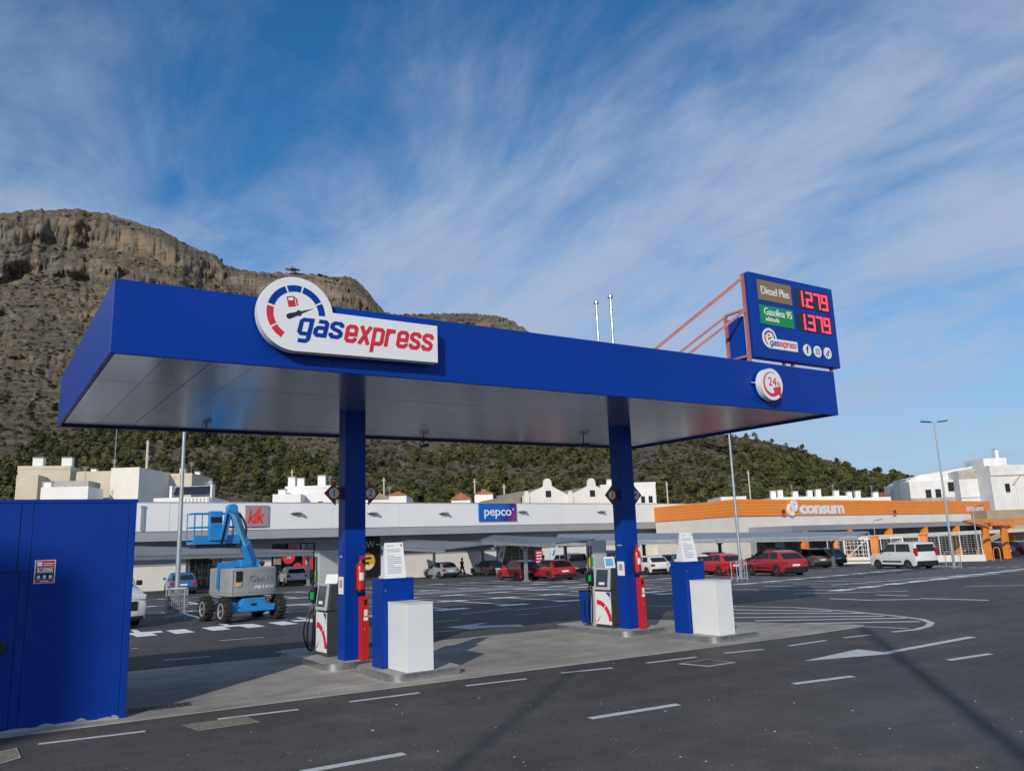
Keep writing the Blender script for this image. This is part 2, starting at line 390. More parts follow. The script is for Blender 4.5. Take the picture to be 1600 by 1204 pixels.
# ================================================================== GROUND
def build_ground():
    # one sheet to the horizon; fine near the station so that the fall of the car park is smooth
    c, s_ = math.cos(HEAD), math.sin(HEAD)
    ds = [-1500, -300, -60, -20, 0, 10, 18, 22, 23, 24, 25, 26, 27, 28, 29, 30, 34, 40, 50, 60, 80, 100, 130, 160, 165, 300, 900, 3000]
    ls = [-3000, -600, -150, -60, -30, -10, 0, 10, 30, 60, 100, 200, 600, 3000]
    vs = []
    for d in ds:
        for l in ls:
            x = d * s_ + l * c; y = d * c - l * s_
            vs.append((x, y, gz(x, y)))
    n = len(ls)
    b = MB(); b.add(vs, [(i * n + k, i * n + k + 1, (i + 1) * n + k + 1, (i + 1) * n + k) for i in range(len(ds) - 1) for k in range(n - 1)])
    return b.build('ground', 'asphalt', kind='structure')
ground = build_ground()
def decal(name, pts, m='paint', parent=None, lift=.004, sub=1, **tags):
    """thin painted mark lying on the ground (points are x, y)"""
    b = MB(); P = [(x, y, gz(x, y) + lift) for x, y in pts]
    b.add(P, [tuple(range(len(P)))])
    o = b.build(name, m, parent or ground, **tags)
    return o
def strip(name, a, b, w, m='paint', parent=None, lift=.004, square=True):
    a = Vector(a[:2]); b = Vector(b[:2]); t = (b - a).normalized(); n = Vector((-t.y, t.x)) * w / 2
    return decal(name, [a - n, b - n, b + n, a + n], m, parent, lift)

# ---- concrete forecourt slab, cast in bays with open joints
RD = rad(-4.6)                         # the road runs a little askew to the canopy
def road(u, v):                        # road coordinates: u along the road, v across it, origin at the cabin corner
    return (2.02 + u * math.cos(RD) - v * math.sin(RD), 12.42 + u * math.sin(RD) + v * math.cos(RD))
slab_edge_f = -.08; slab_edge_b = 5.05
forecourt = MB().prism([road(*q) for q in ((-6, slab_edge_f + .01), (13.3, slab_edge_f + .01), (15.2, .05), (15.6, .25), (14.0, 3.3), (13.2, slab_edge_b - .01), (-6, slab_edge_b - .01))], -.12, .005).build('forecourt', 'concrete_kerb', kind='structure')
bays = [-6, -2.2, 1.7, 5.4, 9.2, 13.0]
for i in range(len(bays) - 1):
    for v0, v1 in ((slab_edge_f, 2.5), (2.5, slab_edge_b)):
        g = .009; a, b = bays[i] + g, bays[i + 1] - g
        MB().prism([road(*q) for q in ((a, v0 + g), (b, v0 + g), (b, v1 - g), (a, v1 - g))], .0055, .013 + random.uniform(-.001, .001)).build('concrete_bay', 'concrete', forecourt)
MB().prism([road(*q) for q in ((13.02, slab_edge_f + .01), (15.2, .06), (15.55, .25), (13.95, 3.25), (13.2, 4.9), (13.02, 4.95))], .0055, .012).build('concrete_bay', 'concrete', forecourt)

# ---- lane lines on the near road (traced dashes, laid as flat paint)
def dash(px0, py0, px1, py1, w=.12):
    a, b = gp(px0, py0), gp(px1, py1); return strip('lane_line', a, b, w)
for q in [(60, 1162, 227, 1142), (340, 1123, 466, 1108), (546, 1096, 655, 1082), (728, 1071, 823, 1060), (877, 1051, 957, 1043), (1010, 1035.5, 1088, 1026),
          (1132, 1020, 1193, 1014), (1233, 1008.5, 1291, 1000), (1318, 996, 1360, 991.5)]: dash(*q, w=.1)
for q in [(470, 1206, 632, 1177), (922, 1122, 1060, 1100), (1240, 1068, 1333, 1056), (1482, 1031, 1548, 1021)]: dash(*q, w=.13)
def arrow(pts):
    return decal('direction_arrow', [tuple(gp(*p)[:2]) for p in pts])
strip('direction_arrow', gp(1385, 1019.5), gp(1520, 994.5), .17, lift=.0045)
arrow([(1255, 1032.5), (1340, 1014), (1358, 1016), (1400, 1020.5)])
# arrow on the far lane behind the pumps
arrow([(697, 979.5), (762, 972), (744, 977), (812, 975), (818, 977.5), (750, 981.5), (735, 983)])
for q in [(343, 1000.5, 412, 995), (256, 1031, 328, 1025), (205, 1013, 216, 1012), (677, 987, 722, 984), (430, 1019, 460, 1014), (722, 959, 800, 950),
          (802, 953, 886, 945), (680, 971, 720, 968), (805, 960, 845, 958)]:
    a, b = gp(q[0], q[1]), gp(q[2], q[3]); strip('lane_line', a, b, .1)
# hatched nose at the end of the forecourt
hb = [gp(*p) for p in ((1010, 946), (1146, 947), (1240, 948.5), (1330, 955), (1395, 961.5), (1440, 967), (1455, 972.5), (1450, 978), (1432, 983), (1394, 987))]
for a, b in zip(hb, hb[1:]): strip('hatch_border', a, b, .15, lift=.0045)
for i, q in enumerate([(1140, 952, 1300, 954.5), (1120, 958, 1352, 957.5), (1140, 964.5, 1380, 962), (1180, 969.5, 1415, 965.2), (1240, 974, 1437, 970.5), (1340, 978, 1420, 981.5)]):
    strip('hatch_stripe', gp(*q[:2]), gp(*q[2:]), .2 if i < 5 else .1)

# ---- parking bays: rows of stall lines, each with a broad T end
def lot(u, v, a):
    return (u * math.cos(a) - v * math.sin(a), u * math.sin(a) + v * math.cos(a))
def stall_row(u0, u1, v, depth, a=rad(-3), step=2.5, both=False):
    n = int((u1 - u0) / step)
    for i in range(n + 1):
        u = u0 + i * step
        strip('stall_line', lot(u, v, a), lot(u, v + depth, a), .16, 'paint_far')
        for sgn in ((0, 1) if both else (0,)):
            vv = v + depth * sgn
            decal('stall_end', [lot(u - .6, vv - .3, a), lot(u + .6, vv - .3, a), lot(u + .6, vv + .3, a), lot(u - .6, vv + .3, a)], 'paint_far', lift=.0055)
    strip('row_line', lot(u0, v, a), lot(u1, v, a), .15, 'paint_far', lift=.0048)
for k in range(-2, 9):
    x_ = 4.1 + k * .98; y_ = 25.2 - .05 * k; decal('give_way_block', [(x_, y_ - .75), (x_ + .52, y_ - .72), (x_ + .52, y_ + .62), (x_, y_ + .6)], 'paint_far', lift=.0062)
stall_row(-2, 25, 25.8, 5.0)
stall_row(-2, 27, 35.6, -5.0)
stall_row(8, 27, 30.7, 4.7)
for k in range(4): strip('crossing_bar', lot(17 + k * .0, 38.2 + k * .75, rad(-3)), lot(25, 38.2 + k * .75, rad(-3)), .2, 'paint_far', lift=.0065)
stall_row(0, 32, 42.5, 4.8)
stall_row(0, 34, 52.0, -4.7)
stall_row(28.5, 62, 22.5, 5.0, rad(8)); stall_row(30, 64, 32.5, -5.0, rad(8))
stall_row(31, 74, 15.2, 4.8, rad(8)); stall_row(36, 60, 40, 4.8, rad(6))
for q in [(1296, 935, 1365, 937.5), (1365, 937, 1437, 936), (1437, 934.5, 1545, 937.5), (1370, 929, 1420, 930.5), (1240, 927.5, 1418, 923), (1300, 914, 1600, 891),
          (1508, 916, 1600, 914), (1160, 912, 1320, 906), (1420, 910, 1560, 896)]:
    strip('lane_line', gp(*q[:2]), gp(*q[2:]), .16, 'paint_far', lift=.006)
for k in range(9):
    a, b = gp(1448 + k * 22, 886.5 - k * .2), gp(1461 + k * 22, 886.5 - k * .2); strip('lane_line', a, b, .3, 'paint_far')
# repair patch, drain covers, manhole frames
def flat_thing(name, pxs, m, label, cat, inner=None):
    t = thing(name, label, cat, (0, 0, 0)); P = [gp(*p) for p in pxs]
    c = sum(P, Vector()) / len(P); t.location = (c.x, c.y, c.z + .004)
    q = [(p - c) for p in P]
    MB().prism([(p.x, p.y) for p in q], .001, .008).build('frame', m, t)
    if inner:
        MB().prism([(p.x * .82, p.y * .82) for p in q], .0085, .012).build('cover', inner, t)
    return t
flat_thing('repair_patch', [(285, 1133), (310, 1142), (405, 1128), (383, 1119)], 'patch', 'rough tan repair patch in the asphalt beside the blue cabin', 'patch')
flat_thing('manhole_cover', [(1060, 1037), (1105, 1030), (1150, 1035), (1108, 1041.5)], 'concrete_kerb', 'square manhole cover with pale frame set in the road', 'manhole', 'asphalt')
flat_thing('inspection_cover', [(-6, 1176), (-6, 1196), (33, 1184), (26, 1169)], 'concrete_kerb', 'speckled concrete inspection cover at the bottom left of the road', 'manhole', 'patch')
t = thing('drain_grate', 'dark iron drain grate in the concrete beside the cabin', 'drain', (*gp(250, 1106)[:2], .012), RD)
MB().box(-.42, .42, -.16, .16, .001, .006).build('frame', 'iron', t)
for i in range(9): MB().box(-.37 + i * .086, -.33 + i * .086, -.13, .13, .0065, .012).build('bar', 'black', t)
t = thing('tank_cover', 'round iron filler cover in the concrete behind the second pump', 'manhole', (*gp(876, 981)[:2], .013))
MB().lathe([(.34, 0), (.34, .008), (.3, .01), (.02, .01)], 24).build('cover', 'iron', t)

# loose chips and crumbs on the tarmac
gr = MB()
for k in range(230):
    d_ = random.uniform(7, 24) ** 1.0; l_ = random.uniform(-.66, .66) * d_; x_ = d_ * FH.x + l_ * FH.y; y_ = d_ * FH.y - l_ * FH.x; s_ = random.uniform(.006, .02) * (1.6 if random.random() < .08 else 1); a_ = random.random() * 6; z_ = gz(x_, y_)
    if y_ > 12 - .08 * x_ and x_ < 19: z_ += .014
    gr.add([(x_ + s_ * math.cos(a_ + q), y_ + s_ * math.sin(a_ + q) * .7, z_ + .003) for q in (0, 1.7, 3.4, 4.9)] + [(x_, y_, z_ + s_ * .6)], [(0, 1, 4), (1, 2, 4), (2, 3, 4), (3, 0, 4)])
gr.build('road_grit', 'concrete_kerb', kind='stuff', label='pale stone chips scattered over the asphalt', category='grit')

# ================================================================== MOUNTAIN
rng = np.random.default_rng(11)
_T = rng.random((512, 512))
def vnoise(x, y):
    xi = np.floor(x).astype(int); yi = np.floor(y).astype(int); fx = x - xi; fy = y - yi
    fx = fx * fx * (3 - 2 * fx); fy = fy * fy * (3 - 2 * fy)
    a = _T[xi % 512, yi % 512]; b = _T[(xi + 1) % 512, yi % 512]; c = _T[xi % 512, (yi + 1) % 512]; d = _T[(xi + 1) % 512, (yi + 1) % 512]
    return (a * (1 - fx) + b * fx) * (1 - fy) + (c * (1 - fx) + d * fx) * fy
def fbm(x, y, o=5, g=.5, ridged=False):
    s = 0; a = 1; t = 0
    for i in range(o):
        n = vnoise(x + 17.3 * i, y + 9.1 * i)
        if ridged: n = 1 - abs(2 * n - 1)
        s = s + a * n; t += a; a *= g; x = x * 2.03; y = y * 2.03
    return s / t
# skyline read off the photo: (pixel x, pixel y, distance of the ridge in metres)
SKY = [(-900, 560, 1300), (-500, 430, 1400), (-200, 345, 1500), (-60, 336, 1550), (0, 331, 1550), (40, 327, 1550), (120, 325, 1550), (170, 332, 1550), (215, 346, 1540), (262, 362, 1520),
       (300, 384, 1500), (338, 397, 1490), (349, 411, 1490), (372, 419, 1480), (420, 424, 1460), (470, 424, 1450), (520, 430, 1440), (548, 430, 1430), (562, 440, 1420), (578, 458, 1410), (600, 484, 1400),
       (622, 489, 1500), (680, 488, 1560), (745, 488, 1560), (790, 494, 1540), (815, 508, 1500), (850, 535, 1400), (900, 570, 1300), (960, 600, 1200), (1020, 632, 1100), (1090, 662, 1000), (1140, 677, 930),
       (1185, 684, 900), (1230, 694, 880), (1270, 707, 860), (1310, 722, 840), (1345, 738, 820), (1372, 743, 830), (1400, 744, 850), (1425, 749, 850), (1480, 770, 800), (1560, 795, 780), (1700, 800, 800), (2100, 790, 900), (2600, 790, 1000)]
def build_mountain():
    saz = []; se = []; sr = []
    for x, y, r in SKY:
        d = ray(x, y); saz.append(math.atan2(d.x, d.y)); se.append(d.z / math.hypot(d.x, d.y)); sr.append(r)
    NA, NS = 1150, 400
    az = np.linspace(saz[0] + .001, saz[-1] - .001, NA)
    # more columns where the camera looks
    core0, core1 = HEAD - rad(36), HEAD + rad(36)
    az = np.concatenate([np.linspace(saz[0] + .001, core0, 90)[:-1], np.linspace(core0, core1, 980), np.linspace(core1, saz[-1] - .001, 80)[1:]]); NA = len(az)
    E = np.interp(az, saz, se); RR = np.interp(az, saz, sr)
    E = E * (1 + .012 * (fbm(az * 160, az * 0 + 3.3, 5) - .5)) + .004 * (fbm(az * 420, az * 0 + 8, 3) - .5)
    ga = np.arange(az[0], az[-1], .002); kk = np.exp(-.5 * (np.arange(-90, 91) / 32.0) ** 2); kk /= kk.sum()
    def soft(v): q = np.pad(np.interp(ga, saz, v), 90, 'edge'); return np.interp(az, ga, np.convolve(q, kk, 'valid'))
    Es, RR = soft(se), soft(sr)
    R0 = 205.0 + 40 * np.sin(az * 3)
    pxof = 800 + FPX * np.tan(np.clip(az - HEAD, -1.2, 1.2))
    cm = np.interp(pxof, [-400, 0, 340, 600, 760, 900, 1600], [1, 1, 1, .9, .45, .2, .12])     # how much the slope breaks into cliffs
    s = np.linspace(0, 1, NS)[:, None]; A = az[None, :]
    wob = (fbm(A * 26 + 5, A * 0 + s * 1.5, 4) - .5)
    wob2 = (fbm(A * 70 + 1, A * 0 + s * 3, 4) - .5)
    def sstep(u, c, w): q = np.clip((u - c) / w + .5, 0, 1); return q * q * (3 - 2 * q)
    u = s + 0 * A
    rr = R0 + (RR - R0) * (u ** 1.02)
    cl = [(.967, .016, .06), (.912, .013, .036), (.8, .016, .016), (.66, .016, .012), (.54, .016, .01)]
    tot = 0; base = u ** 1.12
    el = base.copy(); asum = 0; cliff = np.zeros_like(u)
    for c, w, a in cl:
        cc = c + wob * .05 + wob2 * .016
        am = a * cm[None, :] * np.clip(.45 + 1.5 * fbm(A * 14 + c * 50, A * 0 + c * 9, 3), .3, 1.3)
        asum = asum + am; q = sstep(u, cc, w)
        el = el + am * q; cliff = np.maximum(cliff, np.clip(4 * q * (1 - q), 0, 1) * np.clip(am / .04, 0, 1))
    el = el / (1 + asum)
    el = el / el[-1:, :]
    ez = el * (Es[None, :] + (E - Es)[None, :] * u ** 5)
    foot = -2.4 / R0
    ez = foot[None, :] * (1 - u) ** 3 + ez * (1 - (1 - u) ** 6 * .0)
    # relief: gullies, ribs, blocks; moved along the line of sight, real surface in depth
    X = rr * np.sin(A); Y = rr * np.cos(A); Zq = ez * rr
    amp = np.clip(u * 5, 0, 1) * np.clip((1.0 - u) * 14 + .25, 0, 1)
    gul = fbm(A * 13 + 2 + wob * 1.2, el * 5.5, 4, .5) - .5
    rib = fbm(A * 46 + 4 + wob * 4, el * 34.0, 5, .6) - .5
    blk = fbm(A * 190, el * 110, 4, .6) - .5
    strat = fbm(A * 70, el * 130 + wob * 6, 4, .6) - .5
    fis = fbm(A * 330 + wob2 * 3, el * 45, 4, .6, True) - .55
    dr = amp * (120 * gul + 52 * rib + 14 * blk + 16 * strat) + cliff * (9 * fis + 16 * (fbm(A * 90, el * 40, 4, .55, True) - .5))
    dr = dr * (rr / 1500) ** .8
    rr2 = rr - dr
    X = rr2 * np.sin(A); Y = rr2 * np.cos(A); Z = ez * rr2
    # back of the ridge
    nb = 5; Xb = []; Yb = []; Zb = []
    for k in range(1, nb + 1):
        f_ = 1 + .1 * k; Xb.append(rr2[-1] * f_ * np.sin(az)); Yb.append(rr2[-1] * f_ * np.cos(az)); Zb.append(Z[-1] * (1 - .12 * k) - 8 * k)
    X = np.vstack([X] + [q[None] for q in Xb]); Y = np.vstack([Y] + [q[None] for q in Yb]); Z = np.vstack([Z] + [q[None] for q in Zb])
    cliff = np.vstack([cliff, np.zeros((nb, NA))]); elv = np.vstack([el, np.ones((nb, NA))])
    NR = NS + nb
    co = np.stack([X, Y, Z], -1).reshape(-1, 3).astype(np.float32)
    i = np.arange(NR - 1)[:, None] * NA + np.arange(NA - 1)[None, :]
    fc = np.stack([i, i + 1, i + 1 + NA, i + NA], -1).reshape(-1, 4).astype(np.int32)
    me = bpy.data.meshes.new('mountain'); me.vertices.add(len(co)); me.vertices.foreach_set('co', co.ravel())
    me.loops.add(fc.size); me.loops.foreach_set('vertex_index', fc.ravel()); me.polygons.add(len(fc))
    me.polygons.foreach_set('loop_start', np.arange(0, fc.size, 4, dtype=np.int32)); me.update(calc_edges=True)
    at = me.attributes.new('cliff', 'FLOAT', 'POINT'); at.data.foreach_set('value', cliff.astype(np.float32).ravel())
    at = me.attributes.new('elev', 'FLOAT', 'POINT'); at.data.foreach_set('value', elv.astype(np.float32).ravel())
    me.polygons.foreach_set('use_smooth', np.ones(len(fc), dtype=bool))
    o = bpy.data.objects.new('mountain', me); COL.objects.link(o); o['kind'] = 'structure'
    me.materials.append(mountain_mat())
    return o, az, pxof, X[:NS], Y[:NS], Z[:NS], cliff[:NS], E
def mountain_mat():
    m = bpy.data.materials.new('mountain'); m.use_nodes = True; t = m.node_tree; b = t.nodes['Principled BSDF']
    def nd(ty, **k):
        n = t.nodes.new(ty)
        for a, c in k.items(): setattr(n, a, c)
        return n
    g = nd('ShaderNodeTexCoord').outputs['Object']
    def noise(s, d, r=.6, sc=None):
        v = g
        if sc:
            mp = nd('ShaderNodeMapping'); mp.inputs['Scale'].default_value = sc; t.links.new(g, mp.inputs[0]); v = mp.outputs[0]
        n = nd('ShaderNodeTexNoise'); n.inputs['Scale'].default_value = s; n.inputs['Detail'].default_value = d; n.inputs['Roughness'].default_value = r
        t.links.new(v, n.inputs['Vector']); return n.outputs['Fac']
    def mr(v, a, c, lo, hi):
        n = nd('ShaderNodeMapRange'); t.links.new(v, n.inputs['Value'])
        for i, q in zip(('From Min', 'From Max', 'To Min', 'To Max'), (a, c, lo, hi)): n.inputs[i].default_value = q
        return n.outputs[0]
    def mix(f, a, c):
        n = nd('ShaderNodeMix', data_type='RGBA')
        for i, q in ((0, f), (6, a), (7, c)):
            if isinstance(q, tuple): n.inputs[i].default_value = (*q, 1)
            elif isinstance(q, float): n.inputs[i].default_value = q
            else: t.links.new(q, n.inputs[i])
        return n.outputs[2]
    def op(o_, a, c):
        n = nd('ShaderNodeMath', operation=o_)
        for i, q in enumerate((a, c)):
            if isinstance(q, (int, float)): n.inputs[i].default_value = q
            else: t.links.new(q, n.inputs[i])
        return n.outputs[0]
    cl = nd('ShaderNodeAttribute', attribute_name='cliff').outputs['Fac']
    ev = nd('ShaderNodeAttribute', attribute_name='elev').outputs['Fac']
    scree = mix(mr(noise(.05, 8, .7), .35, .65, 0, 1), (.086, .071, .051), (.188, .157, .115))
    scree = mix(mr(noise(.012, 6), .4, .6, 0, .6), scree, (.15, .118, .085))
    # limestone: grey faces with ochre streaks running down
    rock = mix(mr(noise(.07, 8, .7, (1, 1, .5)), .38, .62, 0, 1), (.075, .072, .067), (.26, .236, .198))
    rock = mix(mr(noise(.02, 5, .6, (1, 1, .45)), .44, .62, 0, .8), rock, (.33, .235, .145))
    steep = nd('ShaderNodeNewGeometry'); sx = nd('ShaderNodeSeparateXYZ'); t.links.new(steep.outputs['Normal'], sx.inputs[0])
    stp = mr(sx.outputs['Z'], .42, .66, 1, 0)
    rk = op('MAXIMUM', cl, op('MULTIPLY', stp, .75))
    rk = op('MULTIPLY', rk, mr(noise(.03, 6), .3, .5, .35, 1))
    base = mix(rk, scree, rock)
    # pale ledges
    led = noise(.06, 8, .7, (.3, .3, 3.2)); base = mix(mr(led, .54, .66, 0, .7), base, (.25, .226, .186)); base = mix(mr(noise(.075, 8, .72, (.35, .35, 2.8)), .53, .63, 0, .75), base, (.07, .064, .054))
    # low scrub in dark tufts, thinning upwards and absent on cliffs
    scr = mr(noise(.16, 7, .75), .52, .6, 0, 1); big = mr(noise(.011, 5), .36, .62, .25, 1)
    dens = op('MULTIPLY', op('MULTIPLY', scr, big), mr(ev, .35, 1, 1, .5))
    dens = op('MULTIPLY', dens, mr(rk, .2, .8, 1, .22))
    base = mix(dens, base, (.042, .048, .024))
    t.links.new(base, b.inputs['Base Color']); b.inputs['Roughness'].default_value = .95; b.inputs['Specular IOR Level'].default_value = .1
    bp = nd('ShaderNodeBump'); bp.inputs['Strength'].default_value = .9; bp.inputs['Distance'].default_value = 4
    t.links.new(op('ADD', noise(.11, 9, .72), op('MULTIPLY', led, .5)), bp.inputs['Height']); t.links.new(bp.outputs[0], b.inputs['Normal'])
    return m
mountain, MAZ, MPX, MX, MY, MZ, MCL, ME = build_mountain()

# ---- foliage
def foliage_mat(name, a, c, tr=.25):
    m = bpy.data.materials.new(name); m.use_nodes = True; t = m.node_tree; b = t.nodes['Principled BSDF']
    oi = t.nodes.new('ShaderNodeObjectInfo'); x = t.nodes.new('ShaderNodeMix'); x.data_type = 'RGBA'
    x.inputs[6].default_value = (*a, 1); x.inputs[7].default_value = (*c, 1); t.links.new(oi.outputs['Random'], x.inputs[0])
    n = t.nodes.new('ShaderNodeTexNoise'); n.inputs['Scale'].default_value = 1.1; n.inputs['Detail'].default_value = 3
    t.links.new(t.nodes.new('ShaderNodeTexCoord').outputs['Object'], n.inputs['Vector'])
    r = t.nodes.new('ShaderNodeMapRange'); r.inputs['From Min'].default_value = .3; r.inputs['From Max'].default_value = .7; r.inputs['To Min'].default_value = .6; r.inputs['To Max'].default_value = 1.4
    t.links.new(n.outputs['Fac'], r.inputs['Value'])
    y = t.nodes.new('ShaderNodeMix'); y.data_type = 'RGBA'; y.blend_type = 'MULTIPLY'; y.inputs[0].default_value = 1
    t.links.new(x.outputs[2], y.inputs[6]); t.links.new(r.outputs[0], y.inputs[7]); t.links.new(y.outputs[2], b.inputs['Base Color'])
    b.inputs['Roughness'].default_value = .8; b.inputs['Specular IOR Level'].default_value = .15
    M[name] = m
foliage_mat('pine', (.03, .042, .018), (.15, .142, .056)); foliage_mat('scrub', (.045, .05, .022), (.1, .09, .045))
def leaf_cloud(seed, clumps, leaf, per, flat=.75):
    r = np.random.default_rng(seed); b = MB()
    for (cx, cy, cz, rad_) in clumps:
        for k in range(per):
            d = r.normal(size=3); d /= np.linalg.norm(d); q = rad_ * (.55 + .45 * r.random() ** .5)
            p = np.array([cx, cy, cz]) + d * q * np.array([1, 1, flat])
            nrm = d * 1.0 + r.normal(size=3) * .55; nrm /= np.linalg.norm(nrm)
            a = np.cross(nrm, r.normal(size=3)); a /= np.linalg.norm(a); c = np.cross(nrm, a)
            s_ = leaf * (.6 + .8 * r.random())
            b.quad(*[p + a * s_ * i + c * s_ * j * .8 for i, j in ((-1, -1), (1, -.6), (1.2, 1), (-.7, 1))])
    return b
def make_pine(seed, h):
    r = np.random.default_rng(seed); cl = []
    for k in range(9):
        f_ = r.random(); a = r.random() * 2 * PI; rr = h * (.09 + .2 * (1 - f_) * r.random())
        cl.append((rr * math.cos(a), rr * math.sin(a), h * (.3 + .6 * f_), h * (.13 + .1 * (1 - f_))))
    cl.append((0, 0, h * .88, h * .12))
    b = leaf_cloud(seed, cl, h * .04, 46)
    me = b.mesh('pine_crown'); me.materials.append(M['pine']); me.materials.append(M['bark'])
    return me
HID = bpy.data.collections.new('foliage_sources')
def source(me):
    o = bpy.data.objects.new(me.name, me); HID.objects.link(o); return o
PINES = bpy.data.collections.new('pine_sources'); SCRUB = bpy.data.collections.new('scrub_sources')
for k in range(6):
    o = bpy.data.objects.new('pine_source', make_pine(100 + k, 1.0)); PINES.objects.link(o)
for k in range(4):
    r = np.random.default_rng(50 + k)
    me = leaf_cloud(60 + k, [(r.normal() * .3, r.normal() * .3, .25, .38) for q in range(4)], .12, 34, .7).mesh('scrub'); me.materials.append(M['scrub'])
    o = bpy.data.objects.new('scrub_source', me); SCRUB.objects.link(o)
def scatter(name, pts, scl, coll, label, cat, m):
    me = bpy.data.meshes.new(name); me.vertices.add(len(pts)); me.vertices.foreach_set('co', np.asarray(pts, np.float32).ravel())
    a = me.attributes.new('sc', 'FLOAT_VECTOR', 'POINT'); a.data.foreach_set('vector', np.asarray(scl, np.float32).ravel())
    a = me.attributes.new('rz', 'FLOAT', 'POINT'); a.data.foreach_set('value', (np.random.default_rng(3).random(len(pts)) * 6.28).astype(np.float32))
    o = bpy.data.objects.new(name, me); COL.objects.link(o); o['kind'] = 'stuff'; o['label'] = label; o['category'] = cat
    me.materials.append(M[m])
    ng = bpy.data.node_groups.new(name, 'GeometryNodeTree'); ng.interface.new_socket('Geometry', in_out='INPUT', socket_type='NodeSocketGeometry'); ng.interface.new_socket('Geometry', in_out='OUTPUT', socket_type='NodeSocketGeometry')
    gi = ng.nodes.new('NodeGroupInput'); go = ng.nodes.new('NodeGroupOutput'); ip = ng.nodes.new('GeometryNodeInstanceOnPoints')
    ci = ng.nodes.new('GeometryNodeCollectionInfo'); ci.inputs['Collection'].default_value = coll; ci.inputs['Separate Children'].default_value = True; ci.inputs['Reset Children'].default_value = True
    ip.inputs['Pick Instance'].default_value = True
    def attr(nm, ty):
        n = ng.nodes.new('GeometryNodeInputNamedAttribute'); n.data_type = ty; n.inputs[0].default_value = nm; return [q for q in n.outputs if q.enabled][0]
    cx = ng.nodes.new('ShaderNodeCombineXYZ'); ng.links.new(attr('rz', 'FLOAT'), cx.inputs[2])
    e2r = ng.nodes.new('FunctionNodeEulerToRotation'); ng.links.new(cx.outputs[0], e2r.inputs[0])
    ng.links.new(gi.outputs[0], ip.inputs['Points']); ng.links.new(ci.outputs[0], ip.inputs['Instance']); ng.links.new(e2r.outputs[0], ip.inputs['Rotation'])
    ng.links.new(attr('sc', 'FLOAT_VECTOR'), ip.inputs['Scale']); ng.links.new(ip.outputs[0], go.inputs[0])
    md = o.modifiers.new('scatter', 'NODES'); md.node_group = ng
    return o
def scatter_hill():
    r = np.random.default_rng(5); NS_, NA_ = MX.shape
    # forest edge in photo pixels: below this line pines stand close
    fx = [-400, 0, 60, 120, 200, 300, 400, 450, 520, 600, 660, 720, 760, 820, 900, 950, 1000, 1040, 1100, 1140, 1200, 1260, 1320, 1380, 1420, 1600]
    fy = [650, 676, 684, 672, 664, 662, 664, 700, 722, 726, 716, 700, 690, 684, 684, 700, 742, 748, 744, 716, 706, 722, 736, 748, 744, 780]
    P = []; SC = []; Q = []; QS = []
    n = 60000
    ii = r.integers(0, NA_, n * 3); js = (r.random(n * 3) ** 1.25 * (NS_ - 2)).astype(int)
    x = MX[js, ii] + r.normal(size=len(ii)) * 2; y = MY[js, ii] + r.normal(size=len(ii)) * 2; z = MZ[js, ii]; cl = MCL[js, ii]
    px = MPX[ii]; w = np.array(RM.transposed()) @ np.stack([x, y, z - CAMH]); pyy = 602 - FPX * w[1] / -w[2]; pxx = 800 + FPX * w[0] / -w[2]
    edge = np.interp(pxx, fx, fy)
    nz = fbm(x / 70 + 40, y / 70 + 40, 4); nz2 = fbm(x / 24 + 10, y / 24, 3)
    rr = np.hypot(x, y)
    den = np.clip((pyy - edge) / 18 + .5, 0, 1) * np.clip((nz - .4) * 9, 0.05, 1)
    belt = np.exp(-((pyy - (625 + (pxx - 60) * .05)) / 34) ** 2) * (pxx < 260) * np.clip((nz - .44) * 8, 0, 1) * 1.1
    belt += ((pxx > 1130) & (pxx < 1340)) * np.clip((nz2 - .42) * 4, 0, .5) * .55
    belt += ((pxx > 1000) & (pxx < 1140) & (pyy > 700)) * np.clip((nz2 - .5) * 5, 0, .5) * .3
    den = np.maximum(den, belt) + .012
    # equal spacing on the ground: thin out near the foot where samples are dense
    dsp = (NS_ - 2) * 1.0 / 4; keep = r.random(len(x)) < den * np.clip(rr / 900, .22, 1) * .2
    keep &= (cl < .35) & (pxx > -250) & (pxx < 1750)
    for k in np.nonzero(keep)[0]:
        h = (4.6 + 9.5 * r.random() ** 1.8) * (1 if rr[k] < 600 else .85)
        P.append((x[k], y[k], z[k] - .8)); s_ = h * (.9 + .3 * r.random()); SC.append((s_, s_, h))
    k2 = (r.random(len(x)) < .42 * np.clip(rr / 1100, .1, 1) * np.clip((nz2 - .3) * 3, .1, 1)) & (cl < .5) & ~keep & (pxx > -250) & (pxx < 1750)
    for k in np.nonzero(k2)[0]:
        h = 1.0 + 2.6 * r.random() ** 2.5; Q.append((x[k], y[k], z[k] - .2)); QS.append((h * 1.3, h * 1.3, h))
    scatter('pine_wood', P, SC, PINES, 'dark green pine wood covering the lower mountain slope', 'pine wood', 'pine')
    scatter('hill_scrub', Q, QS, SCRUB, 'low scrub dotted over the rocky mountain side', 'scrub', 'scrub')
    print('trees', len(P), 'scrub', len(Q))
scatter_hill()
# ================================================================== STATION CANOPY
ZS = 4.85; FH_ = .97
CF = [Vector((1.37, 11.25)), Vector((16.48, 10.73)), Vector((16.47, 17.65)), Vector((1.37, 18.36))]   # front-left, front-right, back-right, back-left
def cu(u, v):
    a = CF[0].lerp(CF[1], u); b = CF[3].lerp(CF[2], u); return a.lerp(b, v)
CEN = cu(.5, .5)
canopy = thing('fuel_canopy', 'long blue filling station canopy with grey metal soffit on two blue columns', 'canopy', (CEN.x, CEN.y, 0))
def cl_(u, v, z): p = cu(u, v) - CEN; return (p.x, p.y, z)
